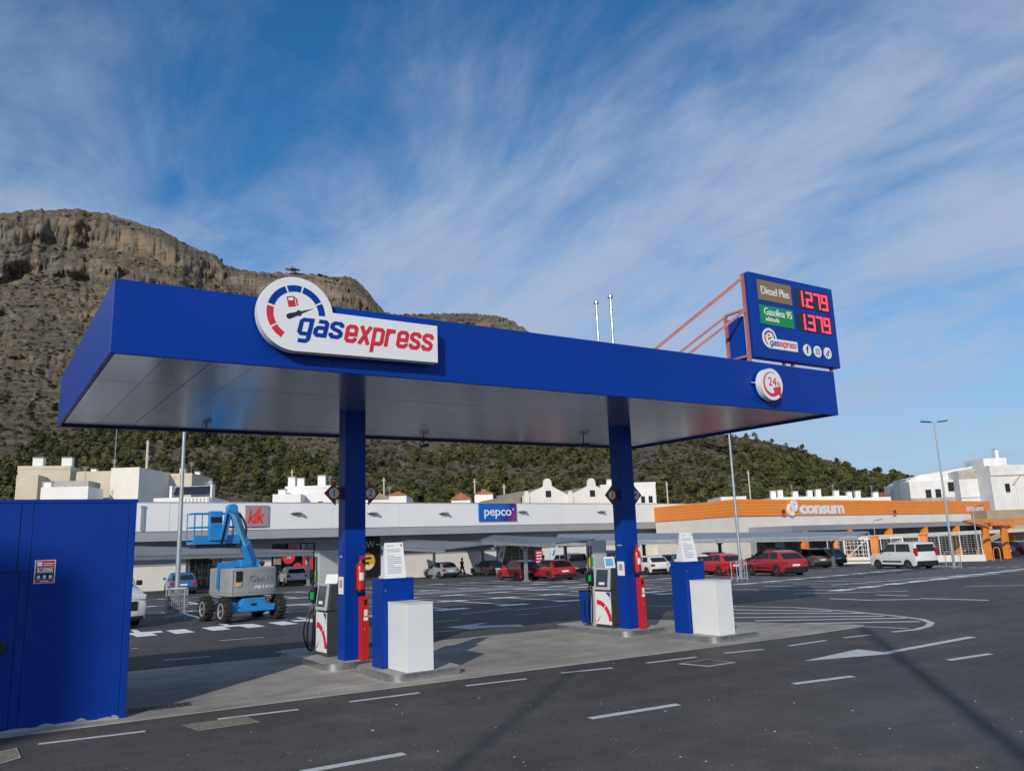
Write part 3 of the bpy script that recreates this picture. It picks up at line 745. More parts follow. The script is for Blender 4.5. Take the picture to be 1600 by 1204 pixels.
# fascia: folded sheet panels, seams hardly visible
def fascia_run(a, b, n, face):
    """a, b: (u, v) ends of one side, n panels"""
    for i in range(n):
        t0, t1 = i / n, (i + 1) / n; g = .00012
        p = Vector(a).lerp(Vector(b), t0 + g); q = Vector(a).lerp(Vector(b), t1 - g)
        P = Vector(cl_(p.x, p.y, 0)); Q = Vector(cl_(q.x, q.y, 0)); n_ = (Q - P).normalized().cross(Vector((0, 0, 1))) * -.05
        z0, z1 = ZS - .05, ZS + FH_
        MB().hexa([(P.x, P.y, z0), (Q.x, Q.y, z0), (Q.x + n_.x, Q.y + n_.y, z0), (P.x + n_.x, P.y + n_.y, z0), (P.x, P.y, z1), (Q.x, Q.y, z1), (Q.x + n_.x, Q.y + n_.y, z1), (P.x + n_.x, P.y + n_.y, z1)]).build('fascia_panel', 'blue', canopy, bevel=.006)
fascia_run((0, 0), (1, 0), 5, 0); fascia_run((1, 0.008), (1, .992), 3, 0); fascia_run((1, 1), (0, 1), 5, 0); fascia_run((0, .992), (0, .008), 3, 0)
# soffit sheets: narrow trays running across, in three lengths
rows = [.012, .30, .83, .988]
NU = 24
for j in range(3):
    for i in range(NU):
        u0, u1 = .006 + .988 * i / NU, .006 + .988 * (i + 1) / NU; v0, v1 = rows[j], rows[j + 1]
        gu, gv = .00008 + (.0003 if i in (1, 2) else 0), .0012
        z = ZS; dz = 0
        c = [cl_(u0 + gu, v0 + gv, z + dz), cl_(u1 - gu, v0 + gv, z), cl_(u1 - gu, v1 - gv, z - dz), cl_(u0 + gu, v1 - gv, z)]
        MB().hexa([*c, *[(p[0], p[1], p[2] + .03) for p in c]]).build('soffit_panel', 'soffit', canopy)
MB().hexa([cl_(.004, .009, ZS + .04), cl_(.996, .009, ZS + .04), cl_(.996, .991, ZS + .04), cl_(.004, .991, ZS + .04), cl_(.004, .009, ZS + .6), cl_(.996, .009, ZS + .6), cl_(.996, .991, ZS + .6), cl_(.004, .991, ZS + .6)]).build('roof_deck', 'roof_grey', canopy)
# shadow gap trim at the foot of the fascia
for a, b in (((.004, .0085), (.996, .0085)), ((.004, .9915), (.996, .9915))):
    MB().bar(cl_(*a, ZS - .02), cl_(*b, ZS - .02), .03, .05).build('edge_trim', 'blue_dark', canopy)
COLS = [(5.98, 14.5), (12.74, 14.16)]
for (x, y) in COLS:
    lx, ly = x - CEN.x, y - CEN.y
    MB().box(lx, lx + .42, ly, ly + .34, .13, ZS + .002).build('column', 'blue', canopy, bevel=.008)
    MB().box(lx - .03, lx + .45, ly - .03, ly + .37, .128, .15).build('base_plate', 'galv', canopy)
# small cameras and lamps hung under the rear edge
for px, py in ((322, 676), (662, 691), (912, 690)):
    p = onz(px, py, ZS - .1); d = thing('security_camera', {322: 'small dark camera under rear canopy edge nearest the blue cabin', 662: 'small dark camera under rear canopy edge between the two columns', 912: 'small dark camera under rear canopy edge beside the second column'}[px], 'camera', (p.x, p.y, ZS - .01), rz=.3, group='canopy cameras')
    MB().tube([(0, 0, 0), (0, 0, -.14)], .015, 8).build('stem', 'dark_grey', d)
    MB().lathe([(.02, -.17), (.045, -.15), (.045, .1), (.038, .12), (.01, .12)], 12, ax='y', c=(0, 0, -.17)).build('housing', 'dark_grey', d, smooth=True)
# vent pipes above the roof
for px0, py0, px1, py1, lab in ((935, 531, 931, 474, 'left of two slim steel vent pipes above the canopy roof'), (958, 535, 954, 465, 'right of two slim steel vent pipes above the canopy roof, the taller')):
    yb = 16.2 if px0 == 935 else 15.6
    d = ray(px0, py0); p = CAM + d * (yb / d.y); d2 = ray(px1, py1); zt = (CAM + d2 * (yb / d2.y)).z
    t = thing('vent_pipe', lab, 'pipe', (p.x, p.y, ZS + .6), group='roof vents'); h = zt - ZS - .6
    MB().tube([(0, 0, 0), (0, 0, h)], .035, 12).build('pipe', 'steel', t, smooth=True)
    MB().lathe([(.05, h - .02), (.075, h), (.075, h + .06), (.02, h + .1)], 14).build('cowl', 'steel', t, smooth=True)
    MB().lathe([(.05, h - .35), (.05, h - .3)], 12).build('clamp', 'galv', t)

# ================================================================== SIGNS ON THE CANOPY
FA = math.atan2(CF[1].y - CF[0].y, CF[1].x - CF[0].x)
FO = Vector((CF[0].x, CF[0].y, 0))
def fx(px, py, yo=-.2): return hit(px, py, FO, FA, yo)
# big logo
ox, oz = fx(462, 491)
sg = thing('brand_sign', 'large white gauge-shaped sign with blue and red lettering on the canopy front', 'sign', FO + Vector((math.cos(FA) * ox, math.sin(FA) * ox, oz)) + Vector((math.sin(FA), -math.cos(FA), 0)) * .03, FA)
r_ = (fx(521, 494)[0] - fx(403, 488)[0]) / 2
xr, zt = fx(682, 510); _, zb = fx(682, 567); xr -= ox; zt -= oz; zb -= oz
def logo(parent, r, xr, zt, zb, th, front, smallpump=True, prefix=''):
    """gauge disc with a tail plate; faces -y; front is the y of the plate's face"""
    poly = []
    a0 = math.asin(zt / r) if abs(zt) < r else 0
    n = 40; a_start = a0; a_end = 2 * PI - math.acos(min(1, -(zb) / r) if -zb <= r else 1) + 0
    a_end = 2 * PI - PI / 2
    for i in range(n + 1):
        a = a_start + (a_end - a_start) * i / n; poly.append((r * math.cos(a), r * math.sin(a)))
    poly += [(xr, zb), (xr, zt)]
    if abs(zb + r) > .01: poly[n] = (0, -r)
    MB().prism(poly, front, front + th, 'y').build('plate', 'white_sign', parent, bevel=.004 if r > .3 else 0)
    f0, f1 = front - .004, front - .0005
    k0, k1 = .6, .775
    for a, b, m in ((2, 28, 'sign_blue'), (32, 76, 'sign_blue'), (80, 124 - 14, 'sign_blue'), (114, 160 + 4, 'sign_blue'), (169, 210, 'sign_red'), (214, 240, 'sign_red')):
        MB().prism(arc_poly(0, 0, r * k0, r * k1, a, b, 8), f0, f1, 'y').build('gauge_segment', m, parent)
    # needle
    c, s_ = math.cos(rad(24)), math.sin(rad(24))
    def R2(x, y): return ((x * c - y * s_) * r, (x * s_ + y * c) * r)
    MB().prism([R2(*q) for q in ((-.24, -.075), (-.28, -.02), (-.27, .05), (-.2, .075), (.02, .05), (.08, .09), (.15, .03), (.5, .0), (.15, -.035), (.08, -.09), (.02, -.055))], f0, f1, 'y').build('needle', 'ink', parent)
    # pump pictogram, tilted
    c2, s2 = math.cos(rad(12)), math.sin(rad(12))
    def R3(x, y): return ((-.14 + x * c2 - y * s2) * r, (.32 + x * s2 + y * c2) * r)
    pb = MB().prism([R3(*q) for q in ((-.1, -.14), (.1, -.14), (.1, .14), (-.1, .14))], f0, f1, 'y').build('pump_icon', 'sign_red', parent)
    MB().prism([R3(*q) for q in ((-.065, .03), (.065, .03), (.065, .105), (-.065, .105))], f0 - .002, f0 - .0002, 'y').build('icon_window', 'white_sign', pb)
    MB().prism([R3(*q) for q in ((.12, -.12), (.16, -.12), (.17, .05), (.11, .12), (.1, .09), (.13, .04))], f0, f1, 'y').build('icon_hose', 'sign_red', pb)
GLY = {'g': [[(.5, .89), (.1, .89), (0, .79), (0, .21), (.1, .11), (.5, .11)], [(.5, 1), (.5, -.18), (.4, -.29), (.03, -.29)]],
       'a': [[(.06, .89), (.4, .89), (.5, .79), (.5, 0)], [(.5, .53), (.1, .53), (0, .43), (0, .21), (.1, .11), (.5, .11)]],
       's': [[(.5, .68), (.5, .79), (.4, .89), (.1, .89), (0, .79), (0, .66), (.1, .56), (.4, .45), (.5, .35), (.5, .21), (.4, .11), (.1, .11), (0, .21), (0, .32)]],
       'e': [[(.02, .47), (.5, .47), (.5, .79), (.4, .89), (.1, .89), (0, .79), (0, .21), (.1, .11), (.4, .11), (.5, .2), (.5, .3)]],
       'x': [[(-.02, 1), (.52, 0)], [(.52, 1), (-.02, 0)]], 'p': [[(0, 1), (0, -.38)], [(0, .89), (.4, .89), (.5, .79), (.5, .21), (.4, .11), (0, .11)]],
       'r': [[(0, 1), (0, 0)], [(0, .68), (.14, .89), (.44, .89)]]}
def stroke_word(s, x0, x1, zbase, xh, m, parent, y, t=.215, shear=.2):
    """heavy condensed slanted lettering made of mitred strokes, one mesh per letter"""
    adv = [(.42 if c == 'r' else .5) + t + .07 for c in s]; W_ = sum(adv) - .07; k = (x1 - x0) / W_; X = t / 2
    for c, a in zip(s, adv):
        b = MB()
        for q, pl_ in enumerate(GLY[c]):
            P = [Vector(p) for p in pl_]; Lf = []; Rt = []
            for i, p in enumerate(P):
                d0 = (p - P[i - 1]).normalized() if i else None; d1 = (P[i + 1] - p).normalized() if i < len(P) - 1 else None
                d = ((d0 or d1) + (d1 or d0)).normalized(); n_ = Vector((-d.y, d.x)); cs = max(.6, n_.dot(Vector((-(d1 or d0).y, (d1 or d0).x))))
                Lf.append(p + n_ * t / 2 / cs); Rt.append(p - n_ * t / 2 / cs)
            def T(p): return (x0 + (X + p.x + shear * (p.y - .5)) * k, p.y * xh + zbase)
            for i in range(len(P) - 1):
                yy = y - .00012 * (q * 14 + i); b.prism([T(Lf[i]), T(Rt[i]), T(Rt[i + 1]), T(Lf[i + 1])], yy - .002, yy + .0035, 'y')
        b.build('letter', m, parent); X += a
logo(sg, r_, xr, zt, zb, .16, -.2)
x0 = fx(463, 520)[0] - ox; x1 = fx(536, 525)[0] - ox; x2 = fx(677, 535)[0] - ox; zc = fx(500, 515)[1] - oz; zc2 = fx(600, 528)[1] - oz
def fit_text(name, s, x0, x1, z, h, m, parent, y, shear=.22, bold=.03, gap=.95, ext=.003, rot=(PI / 2, 0, 0)):
    o = text(name, s, 1, m, parent, (0, 0, 0), rot, 'LEFT', bold, shear, .004, 1, gap)
    xs = [v.co.x for v in o.data.vertices]; w = max(xs) - min(xs)
    ys = [v.co.y for v in o.data.vertices]; sz = h
    o.scale = ((x1 - x0) / w, sz, 1); o.location = (x0 - min(xs) * (x1 - x0) / w, y, z)
    return o
zm = fx(500, 513)[1] - oz
zg = fx(500, 531)[1] - oz; xh_ = fx(500, 497)[1] - fx(500, 531)[1]
stroke_word('gas', fx(465, 520)[0] - ox, fx(535, 525)[0] - ox, fx(500, 527.5)[1] - oz, fx(500, 500)[1] - fx(500, 527.5)[1], 'sign_blue', sg, -.2035)
stroke_word('express', fx(538, 520)[0] - ox, fx(675, 530)[0] - ox, (fx(610, 541.5)[1] + fx(560, 533)[1]) / 2 - oz - .03, fx(600, 510)[1] - fx(600, 538)[1], 'sign_red', sg, -.2035)
# 24 h disc
dx, dz = fx(1206, 600)
s24 = thing('opening_hours_sign', 'round white sign with red arrow and 24h lettering on canopy front', 'sign', FO + Vector((math.cos(FA) * dx, math.sin(FA) * dx, dz)), FA)
r24 = .345
MB().lathe([(r24, -.2), (r24, -.06), (r24 - .02, -.05)], 40, ax='y').build('disc', 'white_sign', s24, smooth=True)
MB().tube([(-.34, -.06, .03), (-.5, -.06, .03)], .016, 8).build('bracket', 'chrome', s24)
pl = []
for i in range(25):
    a = rad(62 + (328 - 62) * i / 24); ww = .008 + .085 * (i / 24) ** 1.1; pl.append((a, r24 * .78, ww))
ring = [(rr_ * math.cos(a), rr_ * math.sin(a)) for a, rr_, ww in pl] + [((rr_ - ww) * math.cos(a), (rr_ - ww) * math.sin(a)) for a, rr_, ww in pl[::-1]]
MB().prism(ring, -.206, -.201, 'y').build('ring_arrow', 'sign_red', s24)
MB().prism([(.02, -.075), (.27, -.035), (.25, -.3), (.185, -.21), (.06, -.18)], -.209, -.2065, 'y').build('arrow_head', 'sign_red', s24)
text('lettering', '24', .27, 'sign_red', s24, (.02, -.206, .05), ext=.002)
text('lettering', 'h', .18, 'sign_red', s24, (.215, -.206, .015), ext=.002)

# ---- price board on its frame above the front right corner
pb0 = onz(1178, 555, ZS + FH_ + .15); ybd = cu(.86, 0).y + .35
BO = Vector((13.5, ybd, 0))
def bx(px, py, yo=0): return hit(px, py, BO, FA, yo)
bl = bx(1172, 427); br = bx(1302, 450); bb = bx(1178, 563); brb = bx(1310, 569)
xl = (bl[0] + bb[0]) / 2; xr_ = (br[0] + brb[0]) / 2; zt_ = (bl[1] + br[1]) / 2; zb_ = (bb[1] + brb[1]) / 2
Wp, Hp = xr_ - xl, zt_ - zb_
pc = BO + Vector((xl * math.cos(FA), xl * math.sin(FA), 0))
price = thing('price_board', 'blue fuel price board with red digits on a steel frame above the canopy', 'price sign', pc + Vector((0, 0, zb_)), FA)
MB().box(0, Wp, 0, .2, 0, Hp).build('cabinet', 'sign_blue', price, bevel=.012)
def U(f): return f * Wp
def V(f): return (1 - f) * Hp
def panel(name, x0, x1, z0, z1, m, y=-.012, par=price, th=.011): return MB().box(U(x0), U(x1), y, y + th, V(z1), V(z0)).build(name, m, par)
panel('grade_panel', .09, .475, .075, .315, 'brown_panel'); panel('grade_panel', .09, .475, .375, .6, 'green_panel')
fit_text('lettering', 'Diesel Plus', U(.125), U(.445), V(.2), .25 * Hp * .55, 'white_sign', price, -.015, 0, .004)
fit_text('lettering', 'Gasolina 95', U(.135), U(.455), V(.45), .25 * Hp * .5, 'white_sign', price, -.015, 0, .004)
fit_text('lettering', 'aditivada', U(.145), U(.3), V(.535), .14 * Hp * .55, 'white_sign', price, -.015, 0, .004)
panel('display', .525, .94, .085, .32, 'display'); panel('display', .525, .94, .375, .6, 'display')
SEG = {'a': ((.0, 1), (1, 1)), 'b': ((1, 1), (1, .5)), 'c': ((1, .5), (1, 0)), 'd': ((0, 0), (1, 0)), 'e': ((0, .5), (0, 0)), 'f': ((0, 1), (0, .5)), 'g': ((0, .5), (1, .5))}
DG = {'1': 'bc', '2': 'abged', '3': 'abgcd', '7': 'abc', '9': 'abcdfg'}
for row, s_ in ((.205, '1279'), (.49, '1379')):
    hh = .17 * Hp; w_ = .06 * Wp
    for i, ch in enumerate(s_):
        cx_ = U((.545, .66, .755, .85)[i]); z0 = V(row) - hh / 2
        for k in DG[ch]:
            (ax, az_), (bx_, bz_) = SEG[k]; th = .0155 * Wp
            xa, xb = sorted((cx_ + ax * w_, cx_ + bx_ * w_)); za, zb2 = sorted((z0 + az_ * hh, z0 + bz_ * hh))
            MB().box(xa - th / 2, xb + th / 2, -.017, -.0125, za - th / 2, zb2 + th / 2).build('digit_segment', 'led', price)
    MB().box(U(.632), U(.648), -.017, -.0125, V(row) - hh / 2 - .01, V(row) - hh / 2 + .03).build('decimal_point', 'led', price)
lg = MB().box(U(.15), U(.151), -.001, 0, V(.8), V(.8) + .001).build('logo', 'white_sign', price)
lg.location = (0, 0, 0)
lr = .118 * Hp
lgo = bpy.data.objects.new('small_logo', MB().box(-lr * .1, lr * .1, -.0015, -.001, -.01, .01).mesh('small_logo')); COL.objects.link(lgo); lgo.data.materials.append(M['white_sign']); lgo.parent = price; lgo.location = (U(.17), 0, V(.76))
bpy.data.objects.remove(lg)
logo(lgo, lr, U(.315), .005, -.118 * Hp, .011, -.012)
stroke_word('gas', -.0, U(.1), -.082 * Hp, .056 * Hp, 'sign_blue', lgo, -.0165, t=.17)
stroke_word('express', U(.104), U(.3), -.082 * Hp, .056 * Hp, 'sign_red', lgo, -.0165, t=.17)
for i, fxx in enumerate((.60, .725, .85)):
    ic = MB().lathe([(.062 * Hp * 1.15, -.012), (.062 * Hp * 1.15, -.001)], 28, ax='y').build('social_icon', 'white_sign', price, loc=(U(fxx), 0, V(.835)))
    k = .062 * Hp
    if i == 0: text('symbol', 'f', k * 2.1, 'ink', ic, (0, -.0125, .0), bold=.03, ext=.002)
    if i == 1:
        q = k * .55
        MB().box(-q, q, -.0145, -.0125, q - .012, q).box(-q, q, -.0145, -.0125, -q, -q + .012).box(-q, -q + .012, -.0145, -.0125, -q + .013, q - .013).box(q - .012, q, -.0145, -.0125, -q + .013, q - .013).build('symbol', 'ink', ic)
        MB().prism(arc_poly(0, 0, q * .42, q * .62, 0, 359, 20), -.0145, -.0125, 'y').build('symbol', 'ink', ic)
    if i == 2:
        MB().prism(arc_poly(-.15 * k, -.3 * k, .2 * k, .42 * k, 60, 360, 14), -.0145, -.0125, 'y').box(.06 * k, .25 * k, -.0147, -.0126, -.3 * k, .62 * k).prism(arc_poly(.62 * k, .62 * k, .3 * k, .5 * k, 180, 270, 8), -.0145, -.0125, 'y').build('symbol', 'ink', ic)
# support frame: posts, raking struts, rungs, all painted primer red
zr = ZS + .6 - zb_
def strut(name, p, q, w=.06): MB().bar(p, q, w).build(name, 'rust_paint', price)
strut('post', (-.06, .12, zr), (-.06, .12, Hp * .98)); strut('post', (-.06, .72, zr), (-.06, .72, Hp * .55))
strut('rung', (-.06, .12, .05), (-.06, .72, .05), .05); strut('rung', (-.06, .12, Hp * .56), (-.06, .72, Hp * .56), .05)
strut('raking_strut', (-.06, .14, Hp * .93), (-2.85, 1.7, zr), .07)
strut('raking_strut', (-.06, .12, Hp * .55), (-2.1, 1.3, zr), .055); strut('raking_strut', (-.06, .72, Hp * .55), (-2.1, 1.85, zr), .055)
for xx in (.36 * Wp, .46 * Wp, Wp * .93):
    strut('post', (xx, .12, zr), (xx, .12, .001), .06)
strut('rung', (.3 * Wp, .5, -.1), (Wp * .96, .5, -.1), .05)
MB().box(-.03, .0, .24, .7, zr, Hp * .5).build('back_panel', 'sign_blue', price)

# ================================================================== ISLANDS, PUMPS, TERMINALS
def rounded(x0, x1, y0, y1, r, n=6, rz=0):
    pts = []
    for cx_, cy_, a in ((x1 - r, y1 - r, 0), (x0 + r, y1 - r, 90), (x0 + r, y0 + r, 180), (x1 - r, y0 + r, 270)):
        for i in range(n + 1): b = rad(a + 90 * i / n); pts.append((cx_ + r * math.cos(b), cy_ + r * math.sin(b)))
    return pts
def island(x0, x1, y0, y1, label):
    t = thing('pump_island', label, 'island', ((x0 + x1) / 2, (y0 + y1) / 2, .012), 0, 'raised islands with steel kerbs')
    w, d = (x1 - x0) / 2, (y1 - y0) / 2; r = .27
    outer = rounded(-w, w, -d, d, r); inner = rounded(-w + .012, w - .012, -d + .012, d - .012, r - .012)
    n = len(outer); b = MB(); b.add([(p[0], p[1], 0) for p in outer] + [(p[0], p[1], .125) for p in outer] + [(p[0], p[1], .125) for p in inner] + [(p[0], p[1], .1) for p in inner],
        [(i + k * n, (i + 1) % n + k * n, (i + 1) % n + (k + 1) * n, i + (k + 1) * n) for k in range(3) for i in range(n)])
    b.build('steel_kerb', 'steel', t, smooth=True)
    MB().prism(inner, .0, .122).build('concrete_top', 'concrete_kerb', t)
    return t
island(5.58, 7.0, 14.3, 17.2, 'steel kerbed island under the first canopy column and its pump')
island(12.36, 13.75, 13.9, 16.6, 'steel kerbed island under the second canopy column and its pump')
island(5.92, 7.3, 12.33, 14.0, 'steel kerbed island under the first blue payment terminal')
island(12.86, 14.4, 11.73, 13.2, 'steel kerbed island under the second blue payment terminal')
KZ = .137
def dispenser(x, y, rz, label):
    """fuel dispenser: long axis along y; display face towards -x, sculpted front towards -y"""
    t = thing('fuel_pump', label, 'fuel pump', (x, y, KZ), rz, 'fuel dispensers')
    # tall hose column at the far left, then cabinet
    MB().box(-.25, .25, .0, .62, 0, .06).build('plinth', 'dark_grey', t)
    MB().prism([(-.26, .06), (.26, .06), (.26, .84), (-.26, .84)], .02, .6, 'y').build('lower_cabinet', 'dark_grey', t, bevel=.012)
    MB().prism([(-.25, .85), (.25, .85), (.2, 1.36), (-.19, 1.36)], .02, .6, 'y').build('upper_cabinet', 'dark_grey', t, bevel=.015)
    # printed lower door on the customer side with the gauge graphic
    d = MB().box(-.275, -.262, .03, .59, .07, .82).build('lower_door', 'white_sign', t)
    for a0, a1 in ((8, 44), (47, 92)):
        MB().prism([(p[0], p[1]) for p in arc_poly(.53, .1, .42, .53, 90 + a0 - 8, 90 + a1 - 8, 10) if p[1] < .815], -.2785, -.2755, 'x').build('door_graphic', 'sign_red', d)
    MB().prism([(.56, .12), (.38, .3), (.5, .13)], -.2785, -.2755, 'x').build('door_graphic', 'sign_red', d)
    MB().prism([(.04, .62), (.04, .81), (.2, .81), (.06, .7)], -.2785, -.2755, 'x').build('door_graphic', 'sign_blue', d)
    # display panel leaning back
    b = MB().hexa([(-.3, .03, .86), (-.255, .03, .86), (-.255, .59, .86), (-.3, .59, .86), (-.235, .03, 1.37), (-.2, .03, 1.37), (-.2, .59, 1.37), (-.235, .59, 1.37)]).build('display_frame', 'pump_grey', t, bevel=.012)
    MB().slab([(-.298, .52, .93), (-.298, .1, .93), (-.242, .1, 1.33), (-.242, .52, 1.33)], .01).build('display_screen', 'screen', b)
    MB().slab([(-.297, .4, .98), (-.297, .2, .98), (-.2895, .2, 1.04), (-.2895, .4, 1.04)], .004).build('receipt_slot', 'paper', b)
    # high rear mast with hose outlets
    MB().box(-.22, .2, .62, .86, 0, 2.02).build('mast', 'pump_grey', t, bevel=.015)
    MB().box(-.2, .18, .86, .93, .02, 1.98).build('mast_trim', 'galv', t, bevel=.01)
    MB().box(-.235, -.221, .66, .82, .95, 1.35).build('nozzle_boot', 'black', t)
    MB().box(-.228, -.221, .64, .72, 1.4, 1.62).build('grade_label', 'green', t); MB().box(-.228, -.221, .74, .82, 1.4, 1.62).build('grade_label', 'yellow', t)
    for k, (yy, g) in enumerate(((.69, 'green'), (.79, 'black'))):
        nz = MB().tube([(-.26, yy, .98), (-.32, yy, 1.1), (-.31, yy, 1.22), (-.25, yy, 1.3)], .026, 8).build('nozzle', 'black', t, smooth=True)
        MB().box(-.36, -.29, yy - .025, yy + .025, 1.05, 1.2).build('nozzle_guard', g, nz, bevel=.01)
        MB().tube([(-.25, yy, 1.29), (-.22, yy, 1.36)], .014, 8).build('spout', 'chrome', nz)
        pts = [(-.26, yy, .98), (-.34, yy + .02, .8), (-.4 - .04 * k, yy + .04, .45), (-.38, yy + .05, .16), (-.3, yy + .06, .06), (-.25, yy + .07, .14), (-.235, yy + .06, .6), (-.232, yy + .04, 1.4), (-.225, yy + .02, 1.9)]
        MB().tube(smooth_path(pts), .015, 8).build('hose', 'hose', t, smooth=True)
    return t
def smooth_path(pts, n=5):
    P = [Vector(p) for p in pts]; out = []
    for i in range(len(P) - 1):
        p0, p1, p2, p3 = P[max(i - 1, 0)], P[i], P[i + 1], P[min(i + 2, len(P) - 1)]
        for k in range(n):
            t = k / n; out.append(.5 * ((2 * p1) + (p2 - p0) * t + (2 * p0 - 5 * p1 + 4 * p2 - p3) * t * t + (3 * p1 - p0 - 3 * p2 + p3) * t ** 3))
    return out + [P[-1]]
dispenser(6.24, 15.35, 0, 'grey fuel pump with hanging black hoses beside the first canopy column')
d2 = dispenser(12.96, 14.68, 0, 'grey fuel pump with blue bin beside the second canopy column')
t = thing('paper_bin', 'blue waste bin fixed behind the hoses of the second pump', 'bin', (12.68, 15.62, KZ))
MB().hexa([(-.06, -.1, .06), (.06, -.1, .06), (.06, .12, .06), (-.06, .12, .06), (-.09, -.14, .8), (.09, -.14, .8), (.09, .16, .8), (-.09, .16, .8)]).build('body', 'sign_blue', t, bevel=.02)
MB().box(-.09, .09, -.14, .16, .802, .84).build('rim', 'black', t, bevel=.01)
t = thing('leaflet', 'printed leaflet propped on top of the second pump', 'leaflet', (12.86, 14.85, KZ + 1.365), rad(-20))
MB().slab([(-.13, 0, 0), (.13, 0, 0), (.13, .07, .26), (-.13, .07, .26)], .006).build('sheet', 'paper', t); MB().slab([(-.11, -.003, .05), (.08, -.003, .05), (.08, .04, .22), (-.11, .04, .22)], .002).build('print', 'lift_pale', t)
t = thing('notice_card', 'small white notice propped on top of the first pump', 'leaflet', (6.14, 15.6, KZ + 1.365), rad(-60))
MB().slab([(-.15, 0, 0), (.15, 0, 0), (.15, .05, .18), (-.15, .05, .18)], .006).build('sheet', 'paper', t)

def terminal(x, y, label, lab2, lab3, wx=.52):
    """blue cabinet with a lower white box in front and a notice stand on top"""
    t = thing('payment_terminal', label, 'terminal', (x, y, KZ), 0, 'blue payment terminals')
    MB().box(0, .62, 0, .42, 0, 1.5).build('cabinet', 'blue', t, bevel=.008)
    MB().box(.0, .62, -.01, -.001, 1.47, 1.5).build('lip', 'blue', t)
    MB().box(.02, .6, -.006, -.001, .02, 1.46).build('door', 'blue', t); MB().lathe([(.012, 0), (.012, .008)], 12, ax='y', c=(.06, -.014, 1.3)).build('lock', 'galv', t)
    w = thing('white_cabinet', lab2, 'cabinet', (x + .1, y - .02, KZ), 0, 'white cabinets before the terminals')
    MB().box(0, wx, -.72, 0, 0, 1.09).build('body', 'white_box', w, bevel=.006)
    MB().box(-.006, wx + .006, -.73, .004, 1.092, 1.11).build('lid', 'white_box', w, bevel=.004)
    n = thing('notice_stand', lab3, 'notice', (x + .14, y + .12, KZ + 1.5), rad(-8), 'printed notices on the terminals')
    MB().slab([(-.03, 0, 0), (.37, 0, 0), (.34, .1, .62), (0, .1, .62)], .012).build('front_sheet', 'paper', n)
    MB().slab([(.37, .26, 0), (-.03, .26, 0), (0, .115, .62), (.34, .115, .62)], .01).build('rear_sheet', 'paper', n)
    MB().slab([(-.032, .255, 0.002), (-.032, .0, .002), (-.002, .1, .6), (-.002, .11, .6)], .006).build('side_sheet', 'paper', n)
    for i in range(15):
        zz_ = .56 - i * .034; yy = .1 * zz_ / .62 - .003; ln = .28 if i % 5 else .14
        if i in (1, 4): continue
        MB().slab([(.03, yy - .0015, zz_), (.03 + ln * random.uniform(.7, 1), yy - .0015, zz_), (.03 + ln * .95, yy + .001, zz_ + .011), (.03, yy + .001, zz_ + .011)], .001).build('print_line', 'print_grey', n)
    MB().slab([(.29, .083, .555), (.315, .083, .555), (.315, .089, .59), (.29, .089, .59)], .001).build('seal', 'sign_red', n)
terminal(6.1, 13.12, 'tall blue payment terminal on the first small island', 'white metal cabinet in front of the first blue terminal', 'white printed notice stand on the first blue terminal', .5)
terminal(12.98, 12.55, 'tall blue payment terminal on the second small island', 'white metal cabinet in front of the second blue terminal', 'white printed notice stand on the second blue terminal', .5)

def column_gear(x, y, which):
    """extinguisher, red cabinet, arrow sign and notice on one column; x, y is the column's front left corner"""
    e = thing('fire_extinguisher', f'red fire extinguisher hung on the {which} canopy column', 'extinguisher', (x + .27, y - .1, KZ + 1.28), 0, 'fire extinguishers')
    MB().lathe([(.03, .0), (.085, .0), (.09, .03), (.09, .4), (.07, .46), (.035, .49), (.03, .52)], 20).build('cylinder', 'red', e, smooth=True)
    MB().lathe([(.092, .0), (.092, .045)], 20, c=(0, 0, -.045)).build('base_ring', 'black', e, smooth=True)
    MB().lathe([(.0905, .13), (.0905, .33)], 20).build('label', 'plate', e, smooth=True) if False else MB().prism(arc_poly(0, 0, .0903, .0915, 235, 290, 8), .17, .31).build('label', 'plate', e)
    MB().box(-.02, .02, -.02, .02, .52, .56).box(-.02, .11, -.012, .012, .56, .585).box(-.02, .1, -.012, .012, .6, .615).build('valve', 'red', e)
    MB().tube(smooth_path([(-.02, 0, .55), (-.11, -.02, .48), (-.115, -.02, .25), (-.105, -.01, .06)]), .013, 8).build('hose', 'black', e, smooth=True)
    MB().tube([(-.1, -.01, .06), (-.11, -.01, -.06)], .02, 8).build('nozzle', 'black', e)
    c = thing('red_hydrant_post', f'narrow red steel post with labels at the foot of the {which} canopy column', 'post', (x + .28, y - .075, KZ + .01), 0, 'red posts on the columns')
    MB().box(-.005, .145, -.06, .07, 0, 1.14).build('housing', 'red', c, bevel=.008)
    MB().box(.05, .11, -.064, -.0605, .98, 1.08).build('window', 'black', c); MB().box(.05, .12, -.064, -.0605, .78, .9).build('label', 'plate', c); MB().box(.04, .13, -.063, -.0605, .7, .76).build('label', 'paper', c)
    MB().lathe([(.008, -.068), (.008, -.0605)], 10, ax='y', c=(.06, 0, .55)).build('bolt', 'plate', c)
    s = thing('column_notice', f'white paper notice on the narrow side of the {which} canopy column', 'notice', (x - .004, y + .17, KZ + 1.2), 0, 'paper notices on the columns')
    MB().box(-.004, 0, -.12, .12, 0, .32).build('sheet', 'paper', s); MB().box(-.0065, -.0045, -.06, .06, .12, .26).build('code_print', 'print_grey', s)
    s = thing('clear_plate', f'faint clear plate high on the {which} canopy column', 'notice', (x - .004, y + .17, KZ + 1.85), 0, 'clear plates on the columns')
    MB().box(-.004, 0, -.11, .11, 0, .26).build('plate', 'lift_pale' if False else 'sign_blue', s); MB().box(-.006, -.0045, -.08, .08, .03, .06).build('print_line', 'print_grey', s)
